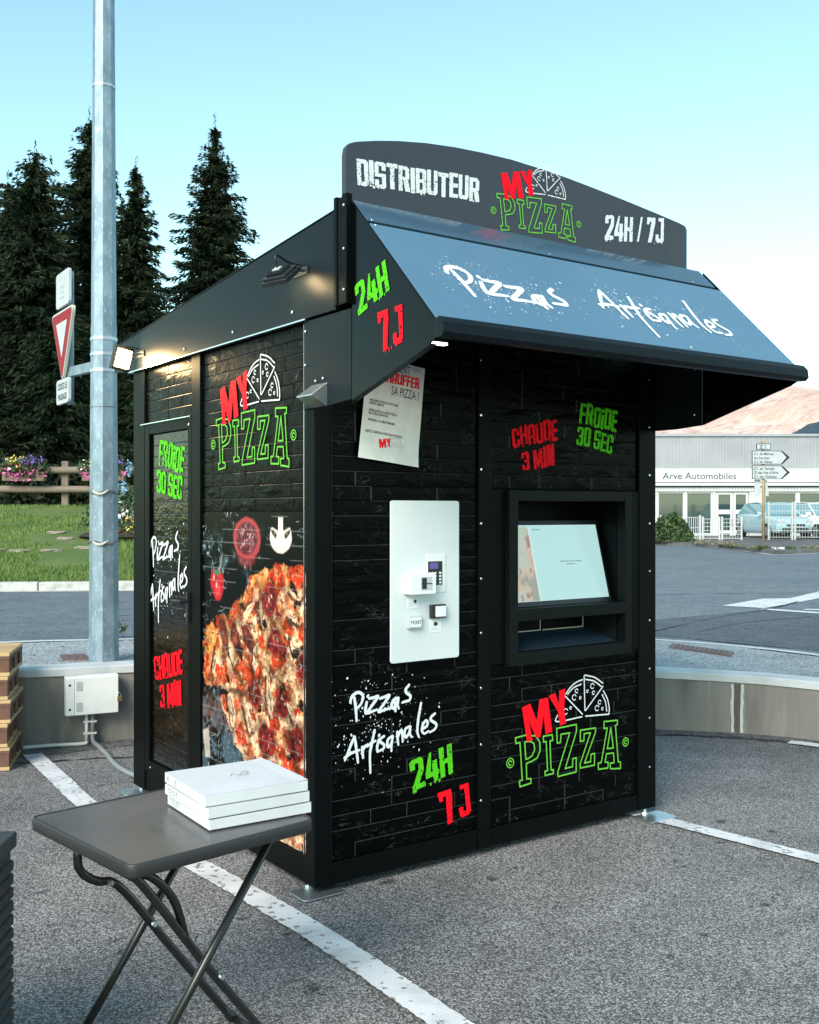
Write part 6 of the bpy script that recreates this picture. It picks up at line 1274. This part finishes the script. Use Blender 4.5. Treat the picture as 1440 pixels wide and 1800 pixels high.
# parked cars behind the mesh
def car(loc, rz, paint, label):
    t = thing('parked_car', label, 'car', loc, rz, 'cars parked at the showroom')
    st_ = [(-2.0, .62, .35, .62), (-1.9, .76, .25, .80), (-1.3, .84, .22, .90), (-.75, .86, .20, .97), (.9, .87, .20, 1.0), (1.7, .84, .24, 1.0), (1.95, .72, .34, .80)]   # y, half width, bottom, shoulder
    V, Fs = [], []
    for y, w, b0, s0 in st_: V += [(-w * .92, y, b0), (-w, y, b0 + .18), (-w * .98, y, s0 - .06), (-w * .90, y, s0), (w * .90, y, s0), (w * .98, y, s0 - .06), (w, y, b0 + .18), (w * .92, y, b0)]
    for i in range(len(st_) - 1):
        for j in range(8): Fs.append((i * 8 + j, i * 8 + (j + 1) % 8, i * 8 + 8 + (j + 1) % 8, i * 8 + 8 + j))
    Fs += [tuple(range(7, -1, -1)), tuple(len(V) - 8 + j for j in range(8))]; b = MB(); b.add(V, Fs); bo = b.build('body', paint, t, True, .02); bpy_fix(bo)
    cb = MB(); R_ = [(-.95, .76, .96), (-.25, .62, 1.42), (.15, .63, 1.47), (1.25, .60, 1.42), (1.75, .72, .99)]; V = []
    for y, w, z in R_: V += [(-w, y, z), (w, y, z)]
    lo_ = [(-.76, -.95, .955), (.76, -.95, .955), (.76, 1.75, .985), (-.76, 1.75, .985)]
    rf_ = MB(); rf_.prism([(-.60, -.22, 1.425), (-.62, .15, 1.465), (-.60, 1.22, 1.425), (.60, 1.22, 1.425), (.62, .15, 1.465), (.60, -.22, 1.425)], (0, 0, .03)); rf_.build('roof', paint, t, bevel=.012)
    ws = MB(); ws.add([(-.74, -.95, .97), (.74, -.95, .97), (.60, -.24, 1.43), (-.60, -.24, 1.43)], [(0, 1, 2, 3)]); ws.build('windscreen', 'car_glass', t)
    rw = MB(); rw.add([(.72, 1.74, 1.0), (-.72, 1.74, 1.0), (-.58, 1.24, 1.43), (.58, 1.24, 1.43)], [(0, 1, 2, 3)]); rw.build('rear_window', 'car_glass', t)
    for s_ in (-1, 1):
        sw = MB(); sw.add([(s_ * .79, -.88, .975), (s_ * .79, 1.70, .995), (s_ * .60, 1.22, 1.43), (s_ * .61, -.20, 1.43)], [(0, 1, 2, 3)] if s_ > 0 else [(3, 2, 1, 0)]); sw.build('side_window', 'car_glass', t)
        pl2 = MB(); pl2.tube([(s_ * .755, -.95, .965), (s_ * .61, -.22, 1.435)], .03, 6); pl2.tube([(s_ * .74, 1.74, .99), (s_ * .595, 1.23, 1.435)], .04, 6); pl2.build('pillar', paint, t)
        hl = MB(); hl.obox((s_ * .60, -1.93, .70), (1, s_ * .25, 0), (0, 0, 1), (0, 1, 0), .15, .06, .05); hl.build('headlight', 'sign_white', t, bevel=.015)
        mi = MB(); mi.obox((s_ * .93, -.75, 1.02), (1, 0, 0), (0, 1, 0), (0, 0, 1), .09, .05, .06); mi.build('mirror', paint, t, bevel=.02)
        for y in (-1.25, 1.25):
            wh = MB(); wh.tube([(s_ * .70, y, .31), (s_ * .89, y, .31)], .31, 20); w = wh.build('wheel', 'tyre', t); MB().tube([(s_ * .885, y, .31), (s_ * .90, y, .31)], .19, 14).build('rim', 'rim', w)
    for z0, z1, w in ((.52, .60, .38), (.34, .44, .55)): MB().box(-w, w, -2.03, -1.92, z0, z1).build('grille', 'black_plastic', t)
    MB().box(-.26, .26, -2.045, -2.02, .455, .515).build('number_plate', 'sign_white', t)
car((mx(1440) * 1.065, 42.6, G + .12), R(10), 'car_white', 'white parked car facing the road at the right edge')
car((mx(1359) * 1.085, 43.4, G + .12), R(6), 'car_paint', 'pale blue parked car behind the tall mesh panel')
